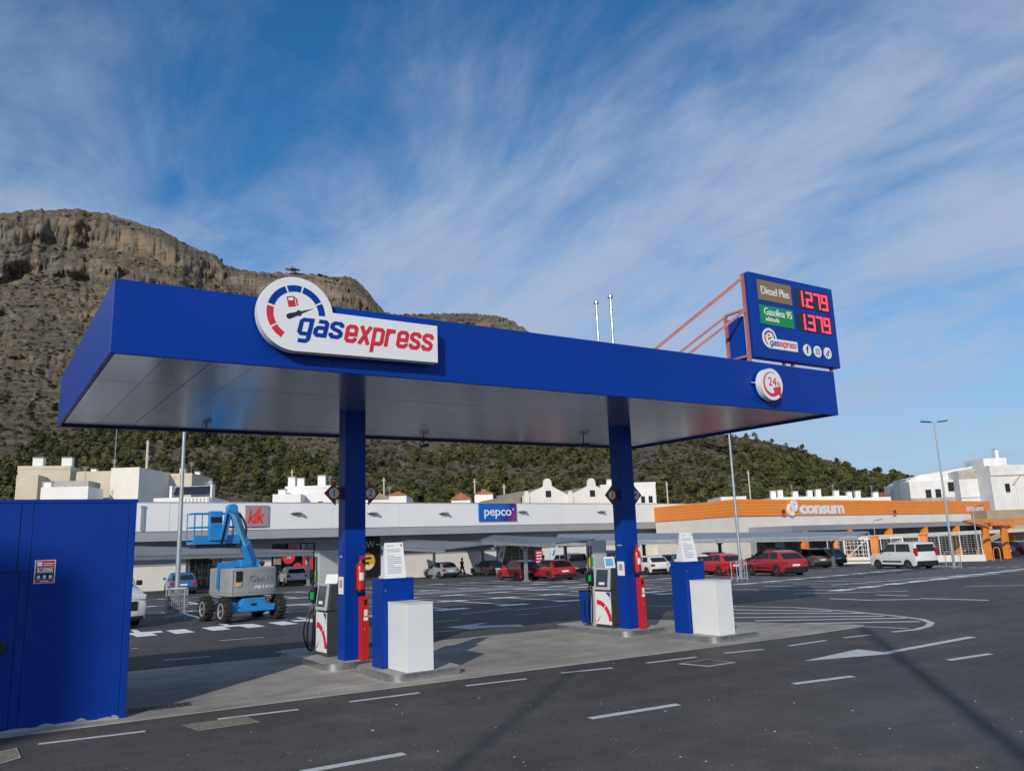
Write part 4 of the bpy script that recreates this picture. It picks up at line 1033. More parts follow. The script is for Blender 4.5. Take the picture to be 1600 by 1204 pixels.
def arrow_sign(x, y, z, a, b, lab):
    t = thing('pump_number_sign', lab, 'sign', (x, y, z), 0, 'pump number signs')
    for s_, n in ((-1, a), (1, b)):
        poly = [(0, -.12), (s_ * .13, -.12), (s_ * .13, -.23), (s_ * .36, 0), (s_ * .13, .23), (s_ * .13, .12), (0, .12)]
        o = MB().prism(poly, -.02 , .02, 'y').build('arrow', 'red_sign', t, loc=(s_ * .21, 0, 0), bevel=.003)
        d = MB().lathe([(.1, -.0265), (.1, -.021)], 24, ax='y').build('number_disc', 'paper', o, loc=(s_ * .17, 0, 0))
        text('number', n, .18, 'red_sign', d, (0, -.027, 0), bold=.015, ext=.001)
    return t
for (x, y), w, pr in zip(COLS, ('first', 'second'), (('1', '2'), ('3', '4'))):
    column_gear(x, y, w)
p = hit(508, 770, Vector((COLS[0][0], COLS[0][1] + .17, 0)), 0)
arrow_sign(COLS[0][0] + .21, COLS[0][1] + .17, p[1], '1', '2', 'dark red arrow sign numbered 1 and 2 on the first column')
p = hit(950, 773, Vector((COLS[1][0], COLS[1][1] + .17, 0)), 0)
arrow_sign(COLS[1][0] + .21, COLS[1][1] + .17, p[1], '3', '4', 'dark red arrow sign numbered 3 and 4 on the second column')

# ================================================================== BLUE CABIN
cabin = thing('service_cabin', 'windowless blue metal service cabin at the left edge of the forecourt', 'cabin', (2.02, 12.63, .012), rad(-4.5))
CH = 2.98
MB().box(-5.2, -.03, .03, 2.6, 0, CH - .06).build('core', 'blue_dark', cabin)
for i, (a, b) in enumerate(((-5.2, -4.3), (-4.29, -3.1), (-3.09, -1.8), (-.0, 0))):
    if a != b: MB().box(a, b, 0, .028, .02, CH - .05).build('wall_panel', 'blue_cabin', cabin, bevel=.004)
MB().box(-1.79, -1.42, 0, .028, 2.02, CH - .05).build('wall_panel', 'blue_cabin', cabin, bevel=.004)
px_d = hit(30, 900, Vector((2.02, 12.63, 0)), rad(-4.5))[0]
MB().box(-1.79, px_d - .02, 0, .028, 2.12, CH - .05).build('wall_panel', 'blue_cabin', cabin, bevel=.004) if False else None
xs1 = hit(45, 900, Vector((2.02, 12.63, 0)), rad(-4.5))[0]
MB().box(-1.41, xs1, 0, .028, 2.02, CH - .05).build('wall_panel', 'blue_cabin', cabin, bevel=.004)
dx0, dx1 = -2.0, hit(30, 900, Vector((2.02, 12.63, 0)), rad(-4.5))[0]
MB().box(dx1 + .01, xs1, 0, .028, .02, 2.01).build('wall_panel', 'blue_cabin', cabin, bevel=.004)
MB().box(xs1 + .006, -.09, 0, .028, .02, CH - .05).build('wall_panel', 'blue_cabin', cabin, bevel=.004)
MB().box(-.085, .0, -.008, .06, .0, CH - .02).build('corner_trim', 'blue_cabin', cabin, bevel=.006)
MB().box(-.03, .0, .062, 2.6, .02, CH - .05).build('side_panel', 'blue_cabin', cabin)
MB().box(-5.25, .015, -.012, 2.62, CH - .05, CH).build('roof_trim', 'blue_cabin', cabin, bevel=.005)
MB().box(-5.2, -.01, -.006, .03, 0, .02).build('sill', 'concrete_kerb', cabin)
door = MB().box(dx1 - .95, dx1, .004, .026, .04, 2.0).build('door', 'blue_cabin', cabin, bevel=.004)
MB().box(dx1 - .2, dx1 - .08, -.03, .003, .98, 1.14).build('handle', 'black', door, bevel=.008)
MB().tube([(dx1 - .14, -.04, 1.08), (dx1 - .26, -.05, 1.08)], .012, 8).build('lever', 'black', door)
for a_, w_, h_ in ((-1.42, .3, .012), (-1.05, .22, .03), (-.9, .5, .014), (-.62, .16, .045), (-.35, .3, .016), (-.2, .12, .03)):
    MB().prism([(a_, .022), (a_ + w_, .022), (a_ + w_ * .8, .022 + h_ * .6), (a_ + w_ * .45, .022 + h_), (a_ + w_ * .1, .022 + h_ * .5)], -.0025, -.0005, 'y').build('mortar_smear', 'concrete_kerb', cabin)
CO = Vector((2.02, 12.63, .012))
a0, a1 = hit(55, 875, CO, rad(-4.5)), hit(85, 910, CO, rad(-4.5))
al = thing('alarm_notice', 'red white and black alarm warning plate on the blue cabin', 'notice', (2.02 + a0[0] * math.cos(rad(-4.5)) + .0, 12.63 + a0[0] * math.sin(rad(-4.5)), .012 + a1[1]), rad(-4.5))
aw, ah = a1[0] - a0[0], a0[1] - a1[1]
MB().box(0, aw, -.012, -.006, 0, ah).build('plate', 'plate', al)
for z0, z1, m in ((.67, .97, 'sign_red'), (.16, .65, 'ink'), (.03, .15, 'sign_red')): MB().box(aw * .05, aw * .95, -.014, -.0122, ah * z0, ah * z1).build('field', m, al)
fit_text('lettering', 'ALARMA', aw * .1, aw * .9, ah * .56, .075, 'paper', al, -.0145, 0, .03)
fit_text('lettering', 'CONECTADA A CENTRAL', aw * .1, aw * .9, ah * .47, .035, 'paper', al, -.0145, 0, .0)
for k in range(3): MB().prism(circle_poly(aw * (.22 + .28 * k), ah * .3, .018, 10), -.0155, -.0142, 'y').box(aw * (.22 + .28 * k) - .02, aw * (.22 + .28 * k) + .02, -.0155, -.0142, ah * .2, ah * .26).build('pictogram', 'paper', al)
MB().box(aw * .12, aw * .35, -.0155, -.0142, ah * .74, ah * .92).build('emblem', 'paper', al)
for k in range(2): MB().box(aw * .42, aw * .88, -.0155, -.0142, ah * (.76 + .08 * k), ah * (.79 + .08 * k)).build('print_line', 'paper', al)
MB().box(aw * .3, aw * .7, -.0155, -.0142, ah * .07, ah * .11).build('print_line', 'paper', al)
# ================================================================== SHOPPING BUILDING (white, left and centre)
MA = math.atan2(74.06 - 69.21, 72.36 - 11.01); MO = Vector((11.01, 69.21, 0))
mall = thing('retail_building', 'long low white retail building with grey band across the car park', 'building', MO, MA)
MZ1, MZ2, MZ3 = 6.25, 3.98, 3.2          # parapet top, foot of white band, foot of grey band
X0, X1, REC = -26.0, 74.0, 2.5
def mh(px, py, yo=0): return hit(px, py, MO, MA, yo)
def gl(lx, ly):
    p = MO + Vector((lx * math.cos(MA) - ly * math.sin(MA), lx * math.sin(MA) + ly * math.cos(MA), 0)); return gz(p.x, p.y)
n = 14
for i in range(n):
    a, b = X0 + (X1 - X0) * i / n + .012, X0 + (X1 - X0) * (i + 1) / n - .012
    MB().box(a, b, 0, .12, MZ2, MZ1).build('facade_panel', 'wall_panel', mall)
MB().box(X0, X1, .125, .5, MZ2 - .02, MZ1 - .05).build('parapet_wall', 'grey_wall', mall)
MB().box(X0, X1, -.03, .55, MZ1 + .003, MZ1 + .07).build('coping', 'grey_light', mall)
MB().box(X0, X1, .06, .3, MZ3, MZ2 - .025).build('grey_fascia', 'grey_light', mall)
MB().box(X0, X1, .31, REC + .5, MZ3 + .35, MZ3 + .45).build('soffit', 'grey_wall', mall)
MB().box(X0, X1, .55, 22, MZ1 - .5, MZ1 - .4).build('roof', 'roof_grey', mall)
# rear wall is built between the shop fronts
opens = []
def shop(px0, px1, z1):
    a = mh(px0, 880, REC)[0]; b = mh(px1, 880, REC)[0]; opens.append((a, b, z1)); return a, b
s1 = shop(296, 346, 2.3); s2 = shop(424, 492, 2.75); s3 = shop(562, 592, 3.0); s4 = shop(776, 848, 2.2)
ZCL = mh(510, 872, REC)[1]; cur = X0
for a, b, z1 in sorted(opens):
    g0 = gl(cur, REC) - 1.2
    MB().box(cur, a, REC, REC + .25, g0, MZ3 + .34).build('wall', 'wall_white', mall); MB().box(cur, a - .02, REC - .05, REC - .003, ZCL, MZ3 + .33).build('shade_grey_cladding', 'grey_light', mall)  # upper strip: grey cladding, with overhang shade also put into its tone
    MB().box(a, b, REC, REC + .25, z1, MZ3 + .34).build('lintel_wall', 'grey_wall', mall)
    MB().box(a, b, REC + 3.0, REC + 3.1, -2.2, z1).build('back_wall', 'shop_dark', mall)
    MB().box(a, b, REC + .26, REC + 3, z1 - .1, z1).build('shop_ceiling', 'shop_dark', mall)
    cur = b
MB().box(cur, X1, REC, REC + .25, gl(cur, REC) - 1.6, MZ3 + .34).build('wall', 'wall_white', mall); MB().box(cur + .02, X1, REC - .05, REC - .003, 1.9, MZ3 + .33).build('shade_grey_cladding', 'grey_light', mall)
def shopfront(a, b, z1, nm, nz):
    g0 = gl((a + b) / 2, REC)
    f = MB().box(a, a + .1, REC + .05, REC + .18, g0, z1).box(b - .1, b, REC + .05, REC + .18, g0, z1).box(a + .1, b - .1, REC + .05, REC + .18, z1 - .12, z1).box(a + .1, b - .1, REC + .05, REC + .18, g0, g0 + .25).build('shop_window', 'dark_grey', mall)
    for i in range(1, nm): x = a + (b - a) * i / nm; MB().box(x - .035, x + .035, REC + .06, REC + .17, g0 + .25, z1 - .12).build('mullion', 'dark_grey', f)
    for i in range(1, nz): z = g0 + (z1 - g0) * i / nz; MB().box(a + .1, b - .1, REC + .08, REC + .15, z - .025, z + .025).build('transom', 'dark_grey', f)
    for i in range(nm):
        x0, x1 = a + .1 + (b - a - .2) * i / nm, a + .1 + (b - a - .2) * (i + 1) / nm
        MB().box(x0 + .04, x1 - .04, REC + .1, REC + .115, g0 + .26, z1 - .13).build('pane', 'shop_glass', f)
    return g0
mat('goods_a', (.5, .42, .3), .6); mat('goods_b', (.34, .05, .04), .6); mat('goods_c', (.2, .25, .22), .6)
def goods(a, b, g0, z1):
    for m in ('goods_a', 'goods_b', 'goods_c', 'paper'):
        q = MB()
        for k in range(34):
            x = random.uniform(a + .3, b - .7); z = g0 + .3 + .42 * random.randrange(5)
            if z > z1 - .5: continue
            q.box(x, x + random.uniform(.15, .5), REC + .6 + random.random() * .3, REC + 1.0, z, z + random.uniform(.15, .36))
        q.build('shelved_goods', m, mall, kind='stuff')
g0 = shopfront(*opens[0], 5, 4); goods(opens[0][0], opens[0][1], g0, opens[0][2])
g0 = shopfront(*opens[1], 5, 2); goods(opens[1][0], opens[1][1], g0, opens[1][2] - 1)
g0 = shopfront(*opens[2], 3, 2); g0 = shopfront(*opens[3], 6, 2)
# signs on the white band
def wall_sign(px0, py0, px1, py1, name, label, m, yo=-.02, th=.16):
    x0, z1 = mh(px0, py0, yo); x1, z0 = mh(px1, py1, yo)
    t = thing(name, label, 'sign', MO + Vector((x0 * math.cos(MA), x0 * math.sin(MA), z0)) + Vector((math.sin(MA), -math.cos(MA), 0)) * (-yo + .002), MA)
    MB().box(0, x1 - x0, -th, 0, 0, z1 - z0).build('sign_box', m, t, bevel=.01); return t, x1 - x0, z1 - z0
t, w, h = wall_sign(383, 789, 418, 822, 'shop_sign', 'square greyish pink shop sign with red slanted lettering', 'kik_box')
fit_text('lettering', 'kik', w * .1, w * .84, h * .44, h * .86, 'kik_red', t, -.165, .22, .035)
MB().prism([(w * .5, h * .82), (w * .55, h * .76), (w * .7, h * .92)], -.17, -.162, 'y').build('tick_mark', 'kik_red', t)
mb_ = bpy.data.materials.new('pepco_print'); mb_.use_nodes = True; M['pepco_print'] = mb_
tt = mb_.node_tree; bb_ = tt.nodes['Principled BSDF']; tcx = tt.nodes.new('ShaderNodeTexCoord'); sp = tt.nodes.new('ShaderNodeSeparateXYZ'); tt.links.new(tcx.outputs['Generated'], sp.inputs[0])
ad = tt.nodes.new('ShaderNodeMath'); ad.operation = 'SUBTRACT'; tt.links.new(sp.outputs['X'], ad.inputs[0])
mu_ = tt.nodes.new('ShaderNodeMath'); mu_.operation = 'MULTIPLY'; mu_.inputs[1].default_value = .25; tt.links.new(sp.outputs['Z'], mu_.inputs[0]); tt.links.new(mu_.outputs[0], ad.inputs[1])
cr_ = tt.nodes.new('ShaderNodeValToRGB'); tt.links.new(ad.outputs[0], cr_.inputs[0])
cr_.color_ramp.elements[0].position = .45; cr_.color_ramp.elements[0].color = (.004, .12, .48, 1); cr_.color_ramp.elements[1].position = .92; cr_.color_ramp.elements[1].color = (.28, .03, .2, 1)
e_ = cr_.color_ramp.elements.new(.68); e_.color = (.01, .025, .26, 1)
tt.links.new(cr_.outputs[0], bb_.inputs['Base Color']); bb_.inputs['Roughness'].default_value = .35
t, w, h = wall_sign(747, 786, 806, 813, 'shop_sign', 'blue to magenta shop sign with white lowercase lettering', 'pepco_print')
fit_text('lettering', 'pepco', w * .13, w * .86, h * .52, h * .72, 'paper', t, -.165, 0, .012)
MB().prism(arc_poly(w * .91, h * .66, h * .035, h * .06, 0, 359, 12), -.168, -.162, 'y').build('registered_mark', 'paper', t)
# small wall lamps along the band
for i, px in enumerate((461, 580, 691, 814, 937)):
    x, z = mh(px, 801.5 if px < 700 else 799)
    t = thing('wall_lamp', ('small floodlight on the white band between red-lettered sign and first column', 'small floodlight on the white band just right of the first column', 'small floodlight on the white band left of the blue shop sign', 'small floodlight on the white band touching the blue shop sign', 'small floodlight on the white band left of the second column')[i], 'lamp', MO + Vector((x * math.cos(MA), x * math.sin(MA), z)), MA, 'floodlights on the white band')
    MB().box(-.42, .42, -.5, -.28, .02, .16).build('head', 'lamp_clear', t, bevel=.02); MB().box(-.42, .3, -.27, -.02, -.06, .03).build('bracket', 'galv_dark', t); MB().box(.3, .52, -.46, -.12, -.1, .0).build('driver_box', 'dark_grey', t)
x, z1 = mh(214, 792); x1, z0 = mh(221, 828)
t = thing('rain_pipe', 'grey rain pipe on the white band beside the blue cabin', 'pipe', MO + Vector((x1 * math.cos(MA), x1 * math.sin(MA), z0)), MA)
MB().box(-.12, .12, -.14, -.02, 0, z1 - z0).build('pipe', 'galv', t); MB().box(-.16, .16, -.16, -.02, z1 - z0, z1 - z0 + .12).build('hopper', 'galv', t)
# shop front dressing
def on_wall(px, py, yo=REC): x, z = mh(px, py, yo); return MO + Vector((x * math.cos(MA) - yo * math.sin(MA), x * math.sin(MA) + yo * math.cos(MA), z))
t = thing('door_sign', 'small red lettered sign above the dark shop door', 'sign', on_wall(459, 856, REC - .05), MA); MB().box(-.55, .55, -.08, 0, -.45, .45).build('sign_box', 'kik_box', t); fit_text('lettering', 'kik', -.4, .4, 0, .62, 'kik_red', t, -.085, .22, .03)
t = thing('door_sign', 'small red lettered sign left of the shop door at eye level', 'sign', on_wall(433, 871, REC - .05), MA); MB().box(-.35, .35, -.08, 0, -.6, .6).build('sign_box', 'kik_box', t); fit_text('lettering', 'kik', -.28, .28, 0, .4, 'kik_red', t, -.085, .22, .03)
t = thing('red_disc_sign', 'round red sign hanging in the shop entrance', 'sign', on_wall(451, 870, REC - .3), MA); MB().lathe([(.6, -.03), (.6, .03)], 24, ax='y').build('disc', 'kik_red', t); fit_text('lettering', '%', -.25, .25, 0, .5, 'paper', t, -.035, 0, 0)
t = thing('red_disc_sign', 'round red sign standing low beside the shop entrance', 'sign', on_wall(465, 886, REC - 1.2), MA); MB().lathe([(.42, -.03), (.42, .03)], 24, ax='y').build('disc', 'kik_red', t); MB().box(-.04, .04, -.02, .02, -1.6, -.4).build('stand', 'paper', t)
t = thing('red_banner', 'hanging red banner right of the shop entrance', 'banner', on_wall(481, 873, REC - .3), MA); MB().box(-.5, .5, -.02, .02, -.95, .95).build('cloth', 'kik_red', t); MB().box(-.2, .2, -.026, -.0205, -.5, -.1).build('print', 'paper', t); MB().box(-.3, .3, -.026, -.0205, .3, .5).build('print', 'paper', t)
t = thing('dark_shop_panel', 'black shop panel with white letters and a yellow round emblem', 'sign', on_wall(577, 868, REC - .06), MA)
xa, za = mh(560, 838, REC - .06); xb, zb = mh(593, 898, REC - .06); w = xb - xa
MB().box(-w / 2, w / 2, -.06, 0, -1.9, za - t.location.z).build('panel', 'black', t)
fit_text('lettering', 'AW', -.95, .55, 1.05, .95, 'paper', t, -.065, 0, .0); MB().box(.75, 1.15, -.068, -.062, 1.02, 1.12).build('print', 'paper', t)
MB().lathe([(.85, -.075), (.85, -.062)], 28, ax='y', c=(-.25, 0, -.5)).build('emblem', 'yellow', t); MB().prism(arc_poly(-.1, -.75, .2, .5, 200, 350, 8), -.08, -.076, 'y').build('emblem_mark', 'paper', t)
MB().prism([(-.8, -.35), (.2, -.3), (.1, -.1), (-.7, -.15)], -.08, -.076, 'y').prism([(-.7, -.8), (0, -.75), (-.1, -.55), (-.6, -.6)], -.08, -.076, 'y').build('emblem_mark', 'ink', t)
for px, lab in ((878, 'white feather flag left of the dark doorway behind the black car'), (863 - 90 + 0, None)):
    pass
def feather(px, py, depth, lab):
    b = pd(px, py, depth); t = thing('feather_flag', lab, 'flag', (b.x, b.y, gz(b.x, b.y)), MA, 'feather flags by the shops')
    MB().tube([(0, 0, 0), (0, 0, 2.9)], .025, 6).build('pole', 'galv', t)
    MB().prism([(.03, .9), (.62, 1.1), (.95, 2.1), (1.15, 2.75), (.75, 2.95), (.3, 2.75), (.05, 2.2)], -.012, .012, 'y').build('cloth', 'paper', t); MB().prism([(.3, 1.6), (.6, 1.7), (.75, 2.3), (.5, 2.2)], -.018, -.0125, 'y').build('print', 'lift_blue', t)
feather(778, 885, 84, 'white feather flag in front of the dark doorway behind the black car'); feather(860, 885, 82, 'white feather flag right of the dark doorway near the red cars')
t = thing('poster_board', 'red poster board beside the dark doorway', 'sign', on_wall(842, 872, REC - .1), MA); MB().box(-.5, .5, -.05, 0, -.9, .9).build('board', 'sign_red', t)
for k in range(5): MB().box(-.4, .4, -.056, -.051, -.75 + k * .33, -.6 + k * .33).build('print_line', 'paper', t)

# ================================================================== SUPERMARKET (orange band, right)
ZC = 5.6
def cz(px, py): return onz(px, py, ZC)
KA, KB, KC = cz(1147, 780), cz(1545, 783), cz(1023, 793)
CA = math.atan2(KB.y - KA.y, KB.x - KA.x); LEN = (KB - KA).length
sup = thing('supermarket', 'low supermarket with a broad orange band over white walls', 'building', (KA.x, KA.y, 0), CA)
def kh(px, py, yo=0): return hit(px, py, Vector((KA.x, KA.y, 0)), CA, yo)
def loc_(p): d = p - Vector((KA.x, KA.y, 0)); return Vector((d.x * math.cos(CA) + d.y * math.sin(CA), -d.x * math.sin(CA) + d.y * math.cos(CA), 0))
sc_ = loc_(KC); zo = kh(1147, 806)[1]; zl = kh(1300, 836)[1]
# band of ribbed sheet: boards stacked in height
nb_ = 5
for k in range(nb_):
    z0, z1 = zo + (ZC - zo) * k / nb_ + .008, zo + (ZC - zo) * (k + 1) / nb_ - .008
    MB().box(0, LEN, -.12, 0, z0, z1).build('band_board', 'orange', sup)
    dv = sc_.normalized(); nv = Vector((dv.y, -dv.x, 0)) * -.12
    if nv.x > 0: nv = -nv
    MB().hexa([(nv.x, -.12, z0), (-.005, -.12, z0), (-.005, .02, z0), (sc_.x - .005, sc_.y, z0), (sc_.x + nv.x, sc_.y + nv.y, z0)][:0] or [(nv.x - .02, -.12, z0), (-.005, -.12, z0), (sc_.x, sc_.y, z0), (sc_.x + nv.x, sc_.y + nv.y, z0), (nv.x - .02, -.12, z1), (-.005, -.12, z1), (sc_.x, sc_.y, z1), (sc_.x + nv.x, sc_.y + nv.y, z1)]).build('band_board', 'orange', sup)
MB().prism([(.02, .02), (LEN, .02), (LEN, 25), (sc_.x + 12, sc_.y + 10), (sc_.x, sc_.y)], -3, ZC - .06).build('wall', 'wall_cream', sup)
MB().prism([(.0, -.05), (LEN + .2, -.05), (LEN + .2, 25), (sc_.x + 12, sc_.y + 10), (sc_.x - .1, sc_.y)], ZC - .055, ZC + .03).build('roof_edge', 'orange', sup)
# entrance canopy and dark recess beneath it
e0 = kh(1170, 842)[0]; e1 = LEN * 1.02
zc0 = kh(1440, 815.5, -5)[1]
MB().box(e0, LEN + 8, -5, -.13, zc0 - .55, zc0).build('entrance_canopy', 'grey_band', sup)
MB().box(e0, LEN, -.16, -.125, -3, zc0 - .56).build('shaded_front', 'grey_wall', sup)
for k in range(12):
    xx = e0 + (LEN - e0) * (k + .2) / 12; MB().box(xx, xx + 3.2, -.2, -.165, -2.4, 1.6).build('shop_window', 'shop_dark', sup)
for k in range(7):
    xx = e0 + 2 + (LEN - e0) * k / 7; MB().box(xx, xx + .7, -5, -4.4, -3, zc0 - .56).build('canopy_column', 'orange_post', sup)
zk = kh(1440, 832.5, -7)[1]
MB().box(kh(1335, 835, -7)[0], LEN + 2, -7.0, -5.1, zk - .42, zk).build('lower_canopy', 'wall_cream', sup)
# lettering
x0, z = kh(1229, 793, -.15); xm = kh(1247, 793, -.15)[0]; x1 = kh(1250, 793, -.15)[0]; x2 = kh(1318, 793, -.15)[0]
t = thing('store_name_sign', 'white raised store name with round emblem on the orange band', 'sign', Vector((KA.x, KA.y, 0)) + Vector((math.cos(CA) * x0, math.sin(CA) * x0, z)), CA)
MB().prism(arc_poly(.75, -.2, .26, .68, 20, 330, 20), -.3, -.13, 'y').prism(arc_poly(1.4, .2, .22, .62, -160, 150, 20), -.29, -.14, 'y').build('emblem', 'paper', t)
fit_text('lettering', 'consum', x1 - x0, x2 - x0, -.05, 1.75, 'paper', t, -.2, 0, .035)
fit_text('lettering_base', 'consum', x1 - x0 - .1, x2 - x0 + .1, -.1, 1.8, 'paper', t, -.135, 0, .04)
x0, z = kh(1509, 793.5, -.15); x1, _ = kh(1536, 793, -.15)
t = thing('store_type_sign', 'small white bilingual store wording near the right end of the orange band', 'sign', Vector((KA.x, KA.y, 0)) + Vector((math.cos(CA) * x0, math.sin(CA) * x0, z)), CA)
fit_text('lettering', 'Supermercado | Supermercat', 0, x1 - x0, 0, 1.35, 'paper', t, -.18, 0, .01)
for i, px in enumerate((1223, 1397, 1544)):
    x, z = kh(px, 799, -.15)
    t = thing('band_camera', ('small dark fitting left of the white store name', 'small dark fitting in the middle of the orange band', 'small dark fitting at the right end of the orange band')[i], 'camera', Vector((KA.x, KA.y, 0)) + Vector((math.cos(CA) * x, math.sin(CA) * x, z)), CA, 'fittings on the orange band')
    MB().box(-.12, .12, -.4, -.14, -.2, .2).build('body', 'dark_grey', t, bevel=.03); MB().box(-.3, .3, -.35, -.2, -.35, -.22).build('bracket', 'rust_paint', t)

# ---- fence, gate and low wall in front of the supermarket
F0, F1 = gp(1296, 881), gp(1541, 876)
fa = math.atan2(F1.y - F0.y, F1.x - F0.x); FL = math.hypot(F1.x - F0.x, F1.y - F0.y)
fence = thing('mesh_fence', 'white mesh fence on a low pale wall in front of the supermarket', 'fence', F0, fa)
zz0 = gz(F1.x, F1.y) - F0.z
MB().hexa([(0, -.12, -.3), (FL, -.12, zz0 - .3), (FL, .12, zz0 - .3), (0, .12, -.3), (0, -.12, .6), (FL, -.12, zz0 + .55), (FL, .12, zz0 + .55), (0, .12, .6)]).build('low_wall', 'wall_cream', fence)
k = 0
while k * 1.6 < FL:
    x = k * 1.6; MB().box(x - .025, x + .025, -.025, .025, .5 + zz0 * x / FL, 2.2 + zz0 * x / FL).build('post', 'wall_white', fence); k += 1
mesh_ = MB()
for z in np.arange(.7, 2.15, .2): mesh_.bar((0, 0, z), (FL, 0, z + zz0), .011)
for x in np.arange(0, FL, .28): mesh_.bar((x, 0, .55 + zz0 * x / FL), (x, 0, 2.15 + zz0 * x / FL), .009)
mesh_.build('mesh_wire', 'wall_white', fence, kind='stuff')
def gate(px0, px1, py, lab):
    a, _ = hit(px0, py, F0, fa, -.3); b, _ = hit(px1, py, F0, fa, -.3)
    t = thing('steel_gate', lab, 'gate', F0 + Vector((a * math.cos(fa) + .3 * math.sin(fa), a * math.sin(fa) - .3 * math.cos(fa), .35)), fa, 'white gates in the fence'); w = b - a
    f = MB(); f.box(0, .08, -.04, .04, 0, 2.0).box(w - .12, w, -.05, .05, 0, 2.0).box(.12, w - .12, -.05, .05, 0, .12).box(.12, w - .12, -.05, .05, 1.88, 2.0); f.build('frame', 'wall_white', t)
    MB().bar((.12, 0, .15), (w - .12, 0, 1.85), .07).build('brace', 'wall_white', t)
    for z in (.5, .9, 1.3, 1.6): MB().box(.12, w - .12, -.02, .02, z, z + .03).build('rail', 'wall_white', t)
    for i in range(6): x = .12 + (w - .24) * (i + .5) / 6; MB().box(x - .015, x + .015, -.03, -.021, .12, 1.88).build('bar', 'wall_white', t)
gate(1319, 1358, 860, 'white steel gate with diagonal brace left of the white van'); gate(1392, 1412, 850, 'white steel gate showing just above the white van roof')
for i, (px, py, h) in enumerate(((1315, 880, 2.3), (1379, 879, 2.3), (1458, 877, 2.35))):
    b = gp(px, py); t = thing('orange_pillar', ('orange pillar left of the white gate', 'orange pillar behind the white van roof', 'orange pillar right of the white van')[i], 'pillar', b + Vector((.9, 1.1, 0)), fa, 'orange pillars in the fence')
    MB().box(-.32, .32, -.2, .2, 0, h).build('shaft', 'orange_post', t, bevel=.02); MB().box(-.38, .38, -.26, .26, h + .002, h + .12).build('cap', 'orange_post', t)

# ================================================================== CARPORTS
def carport(corners, posts, label, n, post_m='galv', roof_m='carport_roof', th=.1, deep=.35, grp='carports'):
    FLc, FRc, BRc, BLc = [Vector(c) for c in corners]
    c = (FLc + FRc) / 2; g = gz(c.x, c.y)
    t = thing('carport', label, 'carport', (c.x, c.y, g), 0, grp); o = Vector((c.x, c.y, g))
    FLc, FRc, BRc, BLc = FLc - o, FRc - o, BRc - o, BLc - o
    for i in range(n):
        a, b = i / n + .0003, (i + 1) / n - .0003
        p = [FLc.lerp(FRc, a), FLc.lerp(FRc, b), BLc.lerp(BRc, b), BLc.lerp(BRc, a)]
        MB().hexa([q - Vector((0, 0, th)) for q in p] + p).build('roof_panel', roof_m, t)
    MB().bar(FLc - Vector((0, 0, th + .12)), FRc - Vector((0, 0, th + .12)), .12, .2).build('front_beam', 'galv_dark', t)
    MB().bar(BLc - Vector((0, 0, th + .12)), BRc - Vector((0, 0, th + .12)), .12, .2).build('rear_beam', 'galv_dark', t)
    mid0, mid1 = FLc.lerp(BLc, .5), FRc.lerp(BRc, .5)
    for f_ in posts:
        top = mid0.lerp(mid1, f_) - Vector((0, 0, th + .1)); fr = FLc.lerp(FRc, f_) - Vector((0, 0, th + .1)); bk = BLc.lerp(BRc, f_) - Vector((0, 0, th + .1))
        b = top + o; zb = gz(b.x, b.y) - o.z
        p = MB().bar((top.x, top.y, zb), (top.x, top.y, top.z - .55), .2).build('post', post_m, t)
        MB().bar(fr.lerp(bk, .05), fr.lerp(bk, .95), .14, .22).build('rafter', 'galv_dark', t)
        for e in (.22, .78): MB().bar((top.x, top.y, top.z - .6), fr.lerp(bk, e) - Vector((0, 0, .1)), .13).build('bracket', post_m, t)
        u_ = (FRc - FLc).normalized()
        for e in (-.5, .5): MB().bar((top.x, top.y, top.z - .6), top + u_ * e, .13).build('bracket', post_m, t)
        MB().cbox((top.x, top.y, zb + .04), (.42, .42, .08)).build('foot_plate', post_m, t)
    return t
# left carport, tilted up to the rear
carport([pd(190, 868, 56), pd(488, 861, 63), pd(492, 859, 69), pd(180, 852, 61)], (.04, .33, .66, .97), 'grey carport roof in front of the shops at left, over the blue car', 12)
# middle carport by the silver car; two bays at different heights
carport([pd(596, 852, 72), pd(695, 857.5, 73), pd(775, 848, 79), pd(640, 842.5, 79)], (.5,), 'grey carport bay over the silver car', 5, 'galv', 'carport_roof')
carport([pd(697, 851, 78), pd(772, 853, 79), pd(842, 845, 85), pd(720, 843, 85)], (.45,), 'grey carport bay over the black car', 5, 'galv_dark')
carport([pd(752, 842, 53), pd(868, 847.5, 54), pd(930, 841, 59), pd(770, 835.5, 59)], (.42,), 'pale grey carport bay over the bright red car', 6, 'galv', 'carport_roof')
# right carport, long
carport([pd(866, 846, 66), pd(1340, 836.5, 61), pd(1358, 829.5, 66), pd(872, 834, 72)], (.03, .12, .30, .42, .55, .68, .80, .9), 'long blue grey carport roof over the row of cars at right', 20, 'galv_dark', 'grey_band', .12)
# orange carport at the right edge
oc = thing('orange_carport', 'orange steel carport frame over dark cars at the right edge', 'carport', gp(1545, 875), 0)
O_ = Vector(oc.location)
for px, py in ((1546, 874.5), (1575, 872.5)):
    b = gp(px, py) - O_; MB().box(b.x - .3, b.x + .3, b.y - .2, b.y + .2, b.z, b.z + 2.75).build('post', 'orange_post', oc, bevel=.02)
    tp = b + Vector((0, 0, 2.8)); MB().bar(tp + Vector((-3.6, -2.2, -.05)), tp + Vector((7, 5.2, .6)), .22, .22).build('beam', 'orange_post', oc)
b0 = gp(1546, 874.5) - O_
for k in range(3): MB().bar(b0 + Vector((-3 + 4 * k, -2 + 3 * k, 3.02 + .24 * k)), b0 + Vector((14 + 4 * k, -4 + 3 * k, 3.02 + .24 * k)), .15, .16).build('purlin', 'orange_post', oc)

